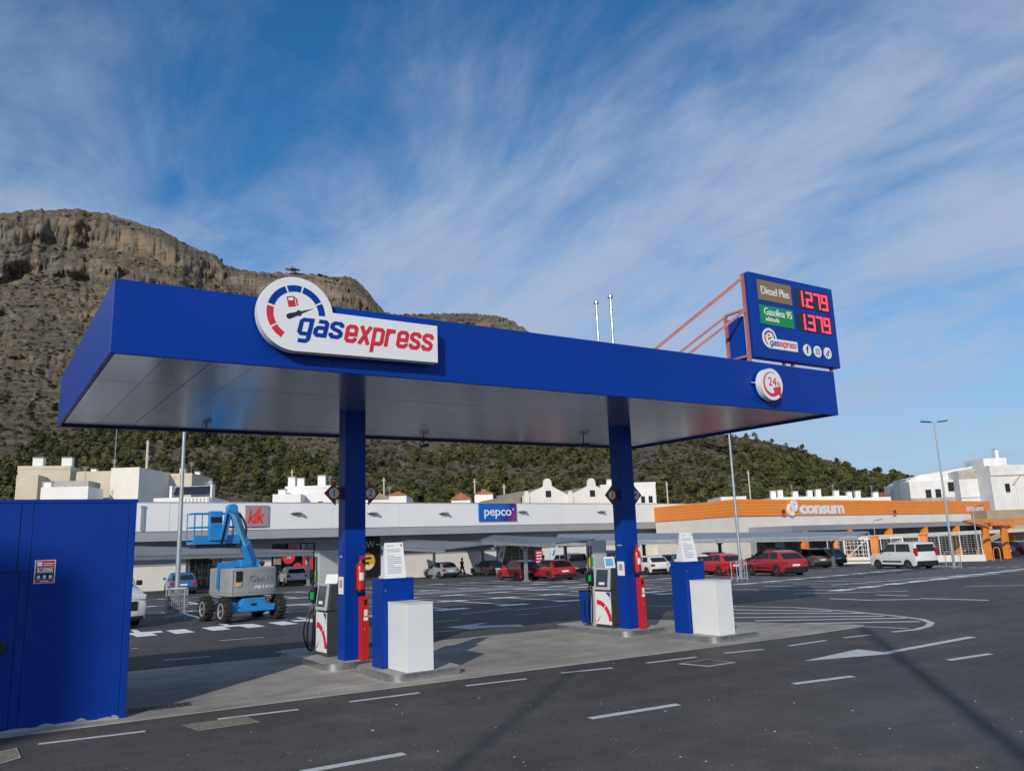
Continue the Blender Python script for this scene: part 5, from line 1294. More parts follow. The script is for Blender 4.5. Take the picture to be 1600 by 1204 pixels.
# ================================================================== LAMP POSTS AND GUARDS
def lamp(px, pyb, px_t, py_t, label, r=.09, head=0, base=None):
    b = base or gp(px, pyb); d = ray(px_t, py_t); tt_ = (b.xy - CAM.xy).length / Vector((d.x, d.y)).length; h = (CAM + d * tt_).z - b.z
    t = thing('lamp_post', label, 'lamp post', b, 0, 'car park lamp posts')
    MB().tube([(0, 0, 0), (0, 0, h * .5), (0, 0, h)], r, 14, r * .55).build('shaft', 'galv', t, smooth=True)
    MB().cbox((0, 0, .02), (r * 5, r * 5, .04)).build('foot_plate', 'galv', t); MB().box(-r * .5, r * .5, -r * 1.04, -r * .6, .5, .9).build('hatch', 'galv', t)
    a = -HEAD
    ux, uy = math.cos(a), math.sin(a)
    for s_ in ((-1, 1) if head == 2 else (1,) if head == 1 else ()):
        MB().bar((0, 0, h - .05), (ux * s_ * .35, uy * s_ * .35, h + .06), .05).build('arm', 'galv', t)
        MB().hexa([(ux * s_ * p + uy * q, uy * s_ * p - ux * q, h + z + .1 * p) for z in (-.02, .05) for p, q in ((.25, -.12), (.9, -.12), (.9, .12), (.25, .12))]).build('luminaire', 'dark_grey', t)
    return t
lamp(275, 962, 290, 640, 'galvanised lamp post with mesh guard behind the blue boom lift', .1)
lamp(168, 905, 176, 640, 'slim lamp post rising behind the blue cabin', .09)
lamp(1159, 905, 1138, 670, 'galvanised lamp post in front of the dark red car', .1)
lamp(1491, 886, 1459, 660, 'tall lamp post with two flat heads beside the white van', .085, 2)
lamp(1372, 866, 1366, 813, 'short lamp post above the right end of the long carport', .06, 1, gp(1372, 876)); lamp(1531, 876, 1521, 792, 'short lamp post beside the orange carport', .07, 1)
GW = .3
def guard(px, py, label, solid=False):
    b = gp(px, py); t = thing('post_guard', label, 'barrier', b, rad(-20), 'barriers round lamp posts')
    for x in (-GW, GW):
        for y in (-.3, .3): MB().tube([(x, y, 0), (x, y, 1.05)], .025, 8).build('leg', 'galv', t)
    for y in (-.3, .3):
        for z in (.15, 1.05): MB().tube([(-GW, y, z), (GW, y, z)], .025, 8).build('rail', 'galv', t)
    for x in (-GW, GW): MB().tube([(x, -.3, 1.05), (x, .3, 1.05)], .025, 8).build('rail', 'galv', t)
    if solid:
        for y in (-.3, .3):
            for i in range(9): MB().box(-GW + .05 + i * .062, -GW + .07 + i * .062, y - .008, y + .008, .15, 1.04).build('bar', 'galv_dark', t)
            for z in (.4, .62, .84): MB().box(-GW, GW, y - .006, y + .006, z, z + .03).build('bar', 'galv_dark', t)
    else:
        for x in (-.15, .15): MB().tube([(x, -.3, .15), (x, -.3, 1.05)], .018, 8).build('bar', 'galv', t)
guard(275, 968, 'grey mesh guard round the lamp post by the boom lift', True); guard(1156, 907, 'pale rail guard round the lamp post by the dark red car'); guard(1491, 888, 'pale rail guard round the tall double-headed lamp post')
t = thing('red_trolley_frame', 'small red frame at the foot of the lamp post by the dark red car', 'frame', gp(1149, 905), 0); MB().tube([(-.1, 0, 0), (-.12, 0, .95), (.1, 0, .95)], .03, 8).build('tube', 'red', t); MB().tube([(-.1, .4, 0), (-.12, .4, .95)], .03, 8).build('tube', 'red', t)
t = thing('bicycle_rack', 'small orange bicycle rack by the orange carport', 'rack', gp(1529, 876), fa)
for k in range(3): MB().tube(smooth_path([(k * .6, 0, 0), (k * .6, 0, .9), (k * .6 + .25, 0, 1.1), (k * .6 + .45, 0, .9), (k * .6 + .45, 0, 0)]), .035, 8).build('hoop', 'orange_post', t)
for px, py, lab in ((650, 899, 'grey litter bin left of the silver car'), (808, 905, 'grey litter bin against the pale carport post')):
    t = thing('litter_bin', lab, 'bin', gp(px, py), 0, 'litter bins'); MB().lathe([(.26, .05), (.3, .12), (.32, .95), (.28, 1.0)], 18).build('body', 'galv_dark', t, smooth=True); MB().lathe([(.33, .9), (.33, .97)], 18).build('rim', 'galv', t)
# two tall lamp posts on the pavement behind the viewer; their shadows cross the road
for x, y, h, r0, lab in ((-7.05, -9.1, 14.0, .13, 'tall lamp post behind the viewer whose shadow crosses the road at right'), (-13.2, -7.2, 13.0, .06, 'lamp post left of the viewer whose shadow crosses the road in the middle')):
    t = thing('street_lamp', lab, 'lamp post', (x, y, 0), 0, 'street lamps behind the viewer'); MB().tube([(0, 0, 0), (0, 0, h)], r0, 12, r0 * .85).build('shaft', 'galv', t, smooth=True); MB().box(-.2, .2, -.2, .2, 0, .05).build('foot_plate', 'galv', t)
# unseen block of flats, added to shade the lower left of the cabin
t = thing('unseen_flats', 'plain unseen block of flats added behind the viewer to shade the cabin', 'building', (-39.8, -22.0, 0), rad(-50))
MB().box(-18, 0, -12, 0, 0, 26.0).build('wall', 'wall_beige', t)
for i in range(7):
    for k in range(4): MB().box(-16.5 + k * 4.2, -14.8 + k * 4.2, .002, .06, 2 + i * 3.4, 3.5 + i * 3.4).build('window', 'shop_dark', t)
# ================================================================== VEHICLES
def car(kind, paint, pos, heading, label, cat='car', plate=True, roof=None, rails=False, trim=False):
    """front towards local +y; heading = azimuth from +Y, clockwise"""
    K = dict(hatch=(3.98, 1.74, 1.46, .94, .32, 1), suv=(4.1, 1.8, 1.55, 1.0, .35, 1), sedan=(4.25, 1.78, 1.44, .92, .325, 1), mpv=(4.38, 1.81, 1.8, 1.08, .32, 2), van=(5.3, 1.95, 2.0, 1.2, .34, 3))[kind]
    Lc, Wc, Hc, zb, wr, sty = K
    t = thing('parked_van' if kind in ('van', 'mpv') else 'parked_car', label, cat, pos, -heading, 'vehicles in the car park')
    h = Lc / 2; w = Wc / 2
    yf, yr = h * .63, -h * .62                     # axles
    gc = .22                                       # ground clearance
    def arch(cy, n=9): return [(cy + (wr + .055) * math.cos(PI * k / n), wr + (wr + .055) * math.sin(PI * k / n)) for k in range(n + 1)]
    wb = {1: h * .42, 2: h * .5, 3: h * .6}[sty]   # windscreen base
    hood = zb - .04
    # lower shell outline, counter-clockwise seen from +x
    out = [(-h + .06, gc + .06), (-h + .0, .42), (-h + .0, .66), (-h + .03, zb - .06), (-h + .09, zb)]
    out += [(wb, zb + .02), (h * .8, zb - (.12 if sty < 3 else .1)), (h * .93, zb - .25), (h - .02, zb - .42), (h, .42), (h - .07, gc + .04)]
    bot = [(yf + wr + .2, gc)] + [p for p in arch(yf) if p[1] > gc] + [p for p in arch(yr) if p[1] > gc] + [(yr - wr - .2 if yr - wr - .2 > -h + .1 else -h + .1, gc)]
    ol = out + bot; lay = []
    for fx_, ys, dz in ((-1, .935, .07), (-.975, .97, .03), (-.88, .99, .008), (-.5, 1.005, 0), (.5, 1.005, 0), (.88, .99, .008), (.975, .97, .03), (1, .935, .07)):
        lay.append([(fx_ * w, (y * ys if abs(y) > h * .9 else y), z - (dz if z > .75 else dz * .5 if z > .55 else 0)) for y, z in ol])
    nl = len(ol); vs = [p for q in lay for p in q]; ccw = sum(ol[i][0] * ol[(i + 1) % nl][1] - ol[(i + 1) % nl][0] * ol[i][1] for i in range(nl)) > 0
    fs = [tuple(range(nl))[::-1], tuple(range((len(lay) - 1) * nl, len(lay) * nl))] + [(k * nl + i, k * nl + (i + 1) % nl, (k + 1) * nl + (i + 1) % nl, (k + 1) * nl + i) for k in range(len(lay) - 1) for i in range(nl)]
    if not ccw: fs = [f_[::-1] for f_ in fs]
    MB().add(vs, fs).build('body', paint, t, smooth=True)
    # greenhouse
    ti = .17 if sty < 2 else .1
    rt = {1: (-h * .7, h * .06), 2: (-h * .95, h * .18), 3: (-h * .98, h * .22)}[sty]; rb = (-h + (.09 if sty > 1 else .1), wb)
    zt_ = Hc - .035; cx_ = w - .03; tx = w - ti
    G = {}
    prof = [(rb[0], zb - .03, cx_), (rt[0], zt_ - (.09 if sty == 1 else .05), tx + .02), (rt[0] + .4, zt_ - .005, tx), ((rt[0] + rt[1]) / 2, Hc, tx - .01), (rt[1] - .1, zt_, tx), (rb[1], zb - .03, cx_)]
    vs = [(s_ * p[2], p[0], p[1]) for s_ in (-1, 1) for p in prof]; n_ = len(prof)
    fs = [tuple(range(n_))[::1], tuple(range(2 * n_ - 1, n_ - 1, -1))] + [(i + 1, i, i + n_, i + 1 + n_) for i in range(n_ - 1)]
    fs = [f_[::-1] for f_ in fs]
    MB().add(vs, fs).build('cabin', roof or paint, t, bevel=.09, seg=4, smooth=True)
    def side_pt(y, f_, s_, off=.012):      # point on the side glass plane, f_ 0 belt .. 1 roof
        z = zb - .03 + (zt_ - zb + .03) * f_; x = cx_ + (tx - cx_) * f_; return (s_ * (x + off), y, z)
    lo, hi = .16, .86
    def edge(f_, a, b): return a + (b - a) * f_
    yb0 = lambda f_: edge(f_, rb[0], rt[0]); yf0 = lambda f_: edge(f_, rb[1], rt[1] - .1)
    for s_ in (-1, 1):
        mid = (rb[0] + rb[1]) / 2 - (.05 if sty == 1 else -.15)
        def win(y0l, y1l, y0h, y1h):
            p = [side_pt(y0l, lo, s_), side_pt(y1l, lo, s_), side_pt(y1h, hi, s_), side_pt(y0h, hi, s_)]
            MB().slab(p if s_ > 0 else p[::-1], .02).build('side_window', 'car_glass', t)
        win(mid + .05, yf0(lo) - .12, mid + .05, yf0(hi) - .08)
        if kind != 'van':
            e0 = yb0(lo) + .42; win(e0, mid - .05, max(yb0(hi) + .22, e0 + .12), mid - .05)
            if kind == 'mpv': MB().slab([side_pt(y, f_, s_) for y, f_ in (((mid - 1.0, lo), (mid - .95, lo), (mid - .95, hi), (mid - 1.0, hi)) if s_ > 0 else ((mid - 1.0, hi), (mid - .95, hi), (mid - .95, lo), (mid - 1.0, lo)))], .012).build('pillar', paint, t)
        m_ = MB().box(s_ * (w + .02) if s_ > 0 else s_ * (w + .2), s_ * (w + .2) if s_ > 0 else s_ * (w + .02), wb - .42, wb - .3, zb + .03, zb + .19).build('mirror', 'black' if trim or kind == 'van' else paint, t, bevel=.03)
    # windscreen and rear window
    def band(i, a, b, name, sh=.1):
        p, q = prof[i], prof[i + 1]
        def P(f_, s_, k): return (s_ * (edge(f_, p[2], q[2]) - sh), edge(f_, p[0], q[0]), edge(f_, p[1], q[1]))
        pts = [Vector(P(a, -1, 0)), Vector(P(a, 1, 0)), Vector(P(b, 1, 0)), Vector(P(b, -1, 0))]
        nn = (pts[1] - pts[0]).cross(pts[3] - pts[0]).normalized()
        if nn.y * (1 if i > 1 else -1) < 0: pts = pts[::-1]; nn = -nn
        MB().slab([v + nn * .012 for v in pts], .02).build(name, 'car_glass', t)
    if kind != 'van': band(0, .16, .88, 'rear_window', .13)
    band(4, .1, .95, 'windscreen', .1)
    # wheels
    for cy in (yf, yr):
        for s_ in (-1, 1):
            x = s_ * (w - .1)
            wh = MB().lathe([(wr * .62, -.1), (wr * .9, -.105), (wr, -.07), (wr, .07), (wr * .9, .105), (wr * .62, .1)], 22, ax='x').build('wheel', 'rubber', t, smooth=True, loc=(x, cy, wr))
            rm = MB().lathe([(wr * .63, .06 * s_), (wr * .63, .085 * s_), (wr * .56, .09 * s_), (wr * .52, .05 * s_), (.03, .05 * s_)], 22, ax='x')
            for k in range(5):
                a = 2 * PI * k / 5; rm.bar((.08 * s_, 0, 0), (.08 * s_, wr * .58 * math.cos(a), wr * .58 * math.sin(a)), .07, .03)
            rm.build('rim', 'rim', wh)
            MB().prism(arc_poly(cy, wr, wr * .96, wr + .05, 0, 180, 10), s_ * (w - .3), s_ * (w - .02), 'x').build('wheel_arch', 'black', t)
    MB().box(-w + .2, w - .2, -h + .3, h - .3, .17, .3).build('underbody', 'black', t)
    # lamps, plates, bumpers
    for s_ in (-1, 1):
        zl0, zl1 = (zb - .28, zb - .08) if sty == 1 else (zb - .2, zb + .32)
        a, b = sorted((s_ * (w - .34 if sty == 1 else w - .17), s_ * (w - .015)))
        MB().box(a, b, -h - .012, -h + .22, zl0, zl1).build('tail_light', 'tail_red', t, bevel=.03)
        a, b = sorted((s_ * (w - .5), s_ * (w - .03)))
        MB().box(a, b, h * .84, h * .985, zb - .36, zb - .2).build('headlight', 'lamp_clear', t, bevel=.03)
        MB().box(s_ * w - .012, s_ * w + .012, wb - 1.0, wb - .84, zb - .12, zb - .09).build('door_handle', 'black' if trim else paint, t)
    if plate: MB().box(-.26, .26, -h - .022, -h - .002, .62, .73).build('number_plate', 'plate', t); MB().box(-.26, .26, h - .002, h + .014, .4, .51).build('number_plate', 'plate', t)
    MB().box(-w + .06, w - .06, -h - .03, -h + .12, .26, .5 if not trim else .56).build('rear_bumper', 'black', t, bevel=.03); MB().box(-w + .1, w - .1, h - .12, h + .01, .24, .36).build('front_bumper', 'black', t, bevel=.03)
    MB().box(-w + .3, w - .3, h - .04, h + .008, .52, zb - .4 if zb - .4 > .56 else .6).build('grille', 'black', t)
    if trim:
        for s_ in (-1, 1): MB().box(s_ * w - .014, s_ * w + .014, yr + wr + .2, yf - wr - .2, .46, .56).build('side_moulding', 'black', t)
    if rails:
        for s_ in (-1, 1): MB().bar((s_ * (tx - .02), rt[0] + .3, Hc + .05), (s_ * (tx - .02), rt[1] - .2, Hc + .04), .05).build('roof_rail', 'black', t)
        for y in (-.5, .3): MB().bar((-tx, y, Hc + .08), (tx, y, Hc + .08), .05).build('roof_bar', 'black', t)
    return t
def C(kind, paint, px, py, head, label, dx=0, dy=0, **k):
    """px, py: where the rear wheels touch the ground; heading in degrees"""
    b = gp(px, py); a = rad(head); Lh = {'hatch': 1.25, 'suv': 1.35, 'sedan': 1.4, 'mpv': 1.4, 'van': 1.65}[kind]
    x, y = b.x + math.sin(a) * Lh, b.y + math.cos(a) * Lh
    return car(kind, paint, (x + dx, y + dy, gz(x, y)), a, label, **k)
C('hatch', 'p_silver', 699, 902.5, 1, 'silver hatchback under the grey carport bay, seen from behind')
C('hatch', 'p_black', 772, 899, 3, 'black hatchback parked behind the bright red car')
C('hatch', 'p_red', 824, 906.5, 5, 'bright red hatchback left of the crimson car')
C('sedan', 'p_crimson', 876, 906.5, 8, 'crimson hatchback in front of the grey pump, nearest of its row')
C('mpv', 'p_white', 910, 899, 8, 'white estate car partly hidden by the second pump', dy=3.5, dx=2)
C('hatch', 'p_bluegrey', 948, 900, 10, 'blue grey car half hidden behind the second canopy column', dx=1)
C('hatch', 'p_white', 1026, 897.5, 12, 'white hatchback between the second column and the second terminal')
C('sedan', 'p_bluegrey', 1050, 898, 12, 'blue grey car behind the second notice stand', dx=3, dy=2)
C('hatch', 'p_white', 1097, 897.5, 12, 'white hatchback just right of the second notice stand')
C('hatch', 'p_red', 1141, 898, 14, 'bright red hatchback behind the middle lamp post')
C('sedan', 'p_darkred', 1118, 893, 14, 'dark red car behind the bright red hatchback', dx=5, dy=4)
C('suv', 'p_crimson', 1234, 899, 15, 'dark red crossover with black trim parked by the middle lamp post', trim=True)
C('suv', 'p_darkgrey', 1195, 893, 15, 'dark car with roof rack behind the dark red crossover', rails=True, dx=3, dy=1)
C('hatch', 'p_darkred', 1252, 889, 15, 'dark red car just visible behind the crossover', dx=-1, dy=1)
C('suv', 'p_grey', 1278, 887, 15, 'metallic grey car under the right end of the long carport')
C('suv', 'p_black', 1303, 883.5, 15, 'black car beside the white gate', trim=True)
C('mpv', 'p_white', 1437, 888, 17, 'white passenger van with dark side strip parked before the fence', cat='van', trim=True)
C('suv', 'p_black', 1568, 871, 10, 'black car between the posts of the orange carport')
C('suv', 'p_black', 1600, 869, 10, 'black car right of the orange carport posts, cut by the edge')
C('hatch', 'p_blue', 284, 928, 6, 'blue hatchback in front of the white shop wall')
C('suv', 'p_white', 462, 914, 8, 'white car parked at the shop entrance behind the boom lift')
# white delivery van at the left, nose towards the viewer
b = gp(214, 981)
car('van', 'p_white', (b.x - .98, b.y + 2.5, 0), rad(174), 'white panel van nosing out from behind the blue cabin', 'van')
# courier van under the long carport
b = pd(965, 893, 73)
gv = car('van', 'p_white', (b.x, b.y, gz(b.x, b.y)), rad(110), 'white courier van with blue side lettering behind the parked cars', 'van')
for s_ in (1,):
    text('lettering', 'GLS', .75, 'sign_blue', gv, (1.01, -1.1, 1.45), (PI / 2, 0, PI / 2), bold=.012, ext=.003)
    MB().prism(arc_poly(.35, 1.42, .2, .33, 60, 330, 14), .985, .995, 'x').build('emblem', 'sign_blue', gv)

# ================================================================== BOOM LIFT
bb0 = gp(388, 970)
lift = thing('boom_lift', 'blue and grey articulated boom lift with raised basket', 'boom lift', (bb0.x, bb0.y + .8, gz(bb0.x, bb0.y + 1)), rad(6))
lift.scale = (.87, .87, .87)
TW = 1.02
for x in (-TW, TW):
    for y in (-.95, .95):
        s_ = 1 if x > 0 else -1
        wh = MB().lathe([(.27, -.13), (.41, -.15), (.45, -.1), (.45, .1), (.41, .15), (.27, .13)], 26, ax='x').build('wheel', 'rubber', lift, smooth=True, loc=(x, y, .45))
        tr = MB()
        for k in range(22):
            a = 2 * PI * k / 22; c_, q_ = math.cos(a), math.sin(a); sk = .05 * (1 if k % 2 else -1)
            tr.hexa([(xx, .445 * c_ - dd * q_, .445 * q_ + dd * c_) for xx, dd in ((-.15 + sk, -.03), (.15 + sk, -.03), (.15 + sk, .03), (-.15 + sk, .03))] + [(xx, .475 * c_ - dd * q_, .475 * q_ + dd * c_) for xx, dd in ((-.14 + sk, -.02), (.14 + sk, -.02), (.14 + sk, .02), (-.14 + sk, .02))])
        tr.build('tread', 'rubber', wh)
        MB().lathe([(.28, .1 * s_), (.28, .155 * s_), (.24, .16 * s_), (.2, .11 * s_), (.05, .11 * s_), (.05, .16 * s_), (.01, .16 * s_)], 22, ax='x').build('rim', 'lift_grey', wh, smooth=True)
MB().box(-.42, .42, -.95, .95, .42, .8).build('chassis', 'lift_blue', lift, bevel=.03)
for y in (-.98, .98):
    MB().prism([(-.82, .36), (.82, .36), (.86, .6), (.5, .62), (.42, .86), (-.42, .86), (-.5, .62), (-.86, .6)], y - .16, y + .16, 'y').build('axle', 'lift_blue', lift, bevel=.03)
    MB().cbox((0, y - .17 * (1 if y < 0 else -1), .62), (.2, .02, .08)).build('tie_down', 'black', lift)
    for s_ in (-1, 1): MB().lathe([(.11, -.1), (.13, 0), (.11, .1)], 12, ax='x', c=(s_ * .76, y, .45)).build('hub_drive', 'black', lift)
MB().lathe([(.45, .8), (.45, .92)], 28).build('slew_ring', 'black', lift)
# turret: rounded counterweight
tur = [(1.0 * math.sin(rad(a)) * 1.0, -1.05 - .2 * math.cos(rad(a))) for a in range(-70, 71, 10)]
tp_ = [(p[0] * .92, p[1]) for p in [(-1.02, .9), (-1.04, -.85)] + tur + [(1.04, -.85), (1.02, .9), (.6, 1.1), (-.6, 1.1)]]
tb = MB().prism(tp_, .93, 1.96).build('turret', 'lift_grey', lift, bevel=.06, seg=3, smooth=True)
MB().prism([(p[0] * 1.012, p[1] * 1.012) for p in tp_], 1.06, 1.1).build('turret_band', 'lift_emboss', tb)
MB().box(-.82, -.805, -1.16, -1.15, 1.0, 1.9).build('door_seam', 'dark_grey', tb)
def curve_y(x): return -1.05 - .2 * math.sqrt(max(0, 1 - min(1, abs(x / .92)) ** 2)) - .02
for k, ch in enumerate('Genie'):
    x = -.05 + k * .2; text('embossed_letter', ch, .33, 'lift_emboss', tb, (x - .1, curve_y(x) + .0, 1.56), (PI / 2, 0, math.atan2(-(curve_y(x + .05) - curve_y(x - .05)), .1) * -1), bold=.012, ext=.012)
for k, ch in enumerate('mateco'):
    x = .05 + k * .125; text('letter', ch, .22, 'paper', tb, (x, curve_y(x) - .004, 1.26), (PI / 2, 0, math.atan2((curve_y(x + .05) - curve_y(x - .05)), .1)), bold=.02, ext=.004)
MB().box(-.72, -.5, curve_y(-.6) - .03, curve_y(-.6) + .03, 1.48, 1.84).build('data_plate', 'black', tb); MB().box(-.7, -.54, curve_y(-.62) - .034, curve_y(-.62) + .02, 1.3, 1.42).build('warning_label', 'yellow', tb)
# boom: riser, main boom and jib carrying the basket
MB().box(-.25, .5, -.4, .4, 1.97, 2.25).build('boom_base', 'lift_blue', lift, bevel=.03)
MB().bar((-1.0, -.2, 2.06), (.1, -.2, 2.12), .16, .2).build('lower_arm', 'lift_blue', lift); MB().bar((-1.0, -.2, 2.1), (-1.05, -.2, 1.2), .08).build('lower_arm', 'lift_blue', lift)
kb = (.15, -.35, 2.25); kt = (-.85, -1.0, 4.1)
MB().bar(kb, kt, .24, .28).build('main_boom', 'lift_pale', lift, bevel=.03); MB().bar((.2, -.32, 2.15), (-.17, -.56, 2.85), .31, .35).build('boom_sleeve', 'lift_blue', lift, bevel=.03)
MB().tube(smooth_path([(-.74, -.98, 4.05), (-.48, -.92, 3.85), (-.26, -.85, 3.45), (-.22, -.7, 3.1)]), .045, 8).build('hose_bundle', 'dark_grey', lift, smooth=True)
MB().lathe([(.17, -.2), (.17, .2)], 16, ax='y', c=(-.88, -.98, 4.14)).build('boom_knuckle', 'lift_blue', lift)
MB().bar((-.95, -.9, 4.12), (-1.1, -.84, 3.0), .2, .2).build('jib', 'lift_blue', lift, bevel=.02); MB().bar((-1.02, -.98, 3.95), (-1.2, -.92, 2.85), .07).build('jib_cylinder', 'black', lift)
# basket
bx0, bx1, bz = -2.15, -.45, 2.86
MB().box(bx0, bx1, -.75, .05, bz, bz + .1).build('basket_floor', 'lift_blue', lift); MB().box(bx0, bx1, -.76, -.74, bz + .1, bz + .32).build('toe_board', 'lift_blue', lift)
MB().box(-1.62, -1.14, -.82, -.6, bz + .12, bz + 1.2).build('control_box', 'lift_blue', lift, bevel=.03); MB().box(-1.58, -1.18, -.84, -.825, bz + .78, bz + .98).build('control_shade', 'black', lift)
for y in (-.74, .04):
    for z in (.62, 1.12): MB().tube([(bx0, y, bz + z), (bx1, y, bz + z)], .022, 8).build('basket_rail', 'lift_blue', lift)
    for x in (bx0, bx0 + .28, (bx0 + bx1) / 2, bx1 - .25, bx1): MB().tube([(x, y, bz + .1), (x, y, bz + 1.12)], .02, 8).build('basket_upright', 'lift_blue', lift)
for x in (bx0, bx1):
    for z in (.62, 1.12): MB().tube([(x, -.74, bz + z), (x, .04, bz + z)], .022, 8).build('basket_rail', 'lift_blue', lift)
MB().box(bx0 + .1, bx1 - .1, -.7, 0, bz - .14, bz - .002).build('basket_mount', 'black', lift)
MB().lathe([(.07, 0), (.07, .03), (.12, .14), (.02, .22)], 12, c=(.85, .2, 1.97)).build('beacon', 'rust_paint', lift)

# ================================================================== PEOPLE
def person(pos, rz, label, top, legs_m, stride=.3, hair='black'):
    t = thing('person', label, 'person', pos, rz)
    def skin(name, verts, edges, radii, m, parent, sub=1):
        me = bpy.data.meshes.new(name); me.from_pydata(verts, edges, []); o = bpy.data.objects.new(name, me); COL.objects.link(o)
        md = o.modifiers.new('skin', 'SKIN'); md.use_smooth_shade = True; sl = me.skin_vertices[0].data if me.skin_vertices else None
        if sl is None:
            me.skin_vertices.new() if hasattr(me.skin_vertices, 'new') else None; sl = me.skin_vertices[0].data
        for v, r in zip(sl, radii): v.radius = (r, r) if not isinstance(r, tuple) else r
        sl[0].use_root = True
        o.modifiers.new('sub', 'SUBSURF').levels = sub; o.modifiers['sub'].render_levels = sub
        me.materials.append(M[m]); o.parent = parent; return o
    s = stride
    V = [(0, 0, .93), (0, .01, 1.12), (0, .0, 1.36), (0, .02, 1.48), (0, .05, 1.58), (0, .04, 1.68),
         (.18, 0, 1.37), (.22, -.12 * s * 3, 1.1), (.22, .02, .86), (.225, .04, .76), (-.18, 0, 1.37), (-.22, .12 * s * 3, 1.1), (-.22, .28 * s + .1, .9), (-.225, .3 * s + .12, .8),
         (.09, s * .5, .5), (.09, s * .75, .08), (.09, s * .75 + .14, .04), (-.09, -s * .25, .5), (-.09, -s * 1.15, .12), (-.09, -s * 1.1 + .12, .04), (.09, 0.02, .88), (-.09, -.02, .88)]
    E = [(0, 1), (1, 2), (2, 3), (3, 4), (4, 5), (2, 6), (6, 7), (7, 8), (8, 9), (2, 10), (10, 11), (11, 12), (12, 13), (0, 20), (20, 14), (14, 15), (15, 16), (0, 21), (21, 17), (17, 18), (18, 19)]
    Rr = [(.15, .11), (.13, .1), (.15, .1), .055, .1, .09, .065, .048, .038, .035, .065, .048, .038, .035, .065, .042, .035, .065, .042, .035, .09, .09]
    body = skin('body', V, E, Rr, 'skin', t)
    skin('jacket', [(0, 0, .9), (0, .01, 1.12), (0, 0, 1.37), (.18, 0, 1.37), (.22, -.12 * s * 3, 1.1), (.22, .02, .88), (-.18, 0, 1.37), (-.22, .12 * s * 3, 1.1), (-.22, .28 * s + .1, .92)], [(0, 1), (1, 2), (2, 3), (3, 4), (4, 5), (2, 6), (6, 7), (7, 8)],
         [(.18, .13), (.16, .12), (.175, .12), .08, .062, .05, .08, .062, .05], top, t)
    skin('trousers', [(0, 0, .95), (.09, .02, .86), (.09, s * .5, .5), (.09, s * .75, .1), (-.09, -.02, .86), (-.09, -s * .25, .5), (-.09, -s * 1.13, .14)], [(0, 1), (1, 2), (2, 3), (0, 4), (4, 5), (5, 6)], [(.16, .12), .105, .08, .056, .105, .08, .056], legs_m, t)
    MB().lathe([(.02, .12), (.085, .09), (.115, .0), (.1, -.08), (.05, -.14)], 14, c=(0, .02, 1.66)).build('hair', hair, t, smooth=True)
mat('cloth_dark', (.02, .022, .03), .8); mat('cloth_wine', (.09, .014, .02), .8)
p_ = pd(722, 890, 79); person((p_.x, p_.y, gz(p_.x, p_.y)), rad(-75), 'person in wine red top and dark trousers walking beside the silver car', 'cloth_wine', 'cloth_dark', .42)
p_ = pd(850, 890, 62); person((p_.x, p_.y, gz(p_.x, p_.y)), rad(40), 'person in dark clothes standing behind the crimson car', 'cloth_dark', 'cloth_dark', .08)

# ================================================================== TOWN BEHIND
def house(px0, px1, pyt, depth, thick, label, m='wall_cream', rz=0, wins=(), roof=None, chim=(), cat='house', lo=-4, parapet=.0):
    """block whose front spans px0..px1 with its top at pyt; facing rz off the view axis"""
    a, b = pd(px0, pyt, depth), pd(px1, pyt, depth + math.tan(rz) * depth * (px1 - px0) / FPX)
    d = b - a; ang = math.atan2(d.y, d.x); w = d.xy.length; h = a.z - lo
    t = thing('town_house' if cat == 'house' else 'town_building', label, cat, (a.x, a.y, lo), ang)
    MB().box(0, w, 0, thick, 0, h).build('wall', m, t)
    if parapet: MB().box(-.05, w + .05, -.05, thick + .05, h + .003, h + parapet).build('parapet', m, t)
    for (u, v, ww, hh) in wins:
        o = MB().box(u * w, u * w + ww, -.03, .0, h - v - hh, h - v).build('window', 'shop_dark', t); MB().box(u * w - .1, u * w + ww + .1, -.1, -.031, h - v - hh - .12, h - v - hh).build('sill', 'wall_white', o)
    for (u, q, ww, hh) in chim:
        o = MB().box(u * w, u * w + ww, q * thick, q * thick + ww, h + parapet + .003, h + parapet + hh).build('chimney', 'wall_white', t); MB().box(u * w - .08, u * w + ww + .08, q * thick - .08, q * thick + ww + .08, h + parapet + hh + .003, h + parapet + hh + .12).build('chimney_cap', 'old_render', o)
    if h > 9 and w > 3 and not wins and cat == 'house':
        for k in range(2):
            o = MB().box(w * (.3 + .35 * k), w * (.3 + .35 * k) + .7, -.03, 0, h - 3.1, h - 1.9).build('window', 'shop_dark', t); MB().box(w * (.3 + .35 * k) - .1, w * (.3 + .35 * k) + .8, -.1, -.031, h - 3.22, h - 3.1).build('sill', 'wall_white', o)
    if w > 4 and cat == 'house':
        q = w * .8; o = MB().tube([(q, thick * .4, h), (q, thick * .4, h + 2.2)], .035, 6).build('aerial', 'galv', t)
        for k in range(3): MB().bar((q - .45 + .1 * k, thick * .4, h + 2.1 - .25 * k), (q + .45 - .1 * k, thick * .4, h + 2.1 - .25 * k), .03).build('aerial_arm', 'galv', o)
    if roof:
        rm, rh = roof; MB().prism([(-.3, h + .01), (w + .3, h + .01), (w * .5, h + rh)], -.2, thick + .2, 'y').build('roof', rm, t)
    return t, w, h
D = 118
house(28, 110, 733, D, 12, 'cream house with two white roof chimneys at far left', 'wall_beige', .25, [(.12, 6, .9, 1.2)], chim=((.22, .1, 1.4, 1.3), (.78, .1, 1.4, 1.3)), parapet=.5)
house(26, 60, 742, D - 3, 8, 'lower cream wall at the far left of the town houses', 'wall_beige', .2)
house(64, 138, 761, D - 10, 6, 'white house with stained grey parapet at left above the cabin', 'wall_white', .15, chim=((.02, .1, .9, .7),))
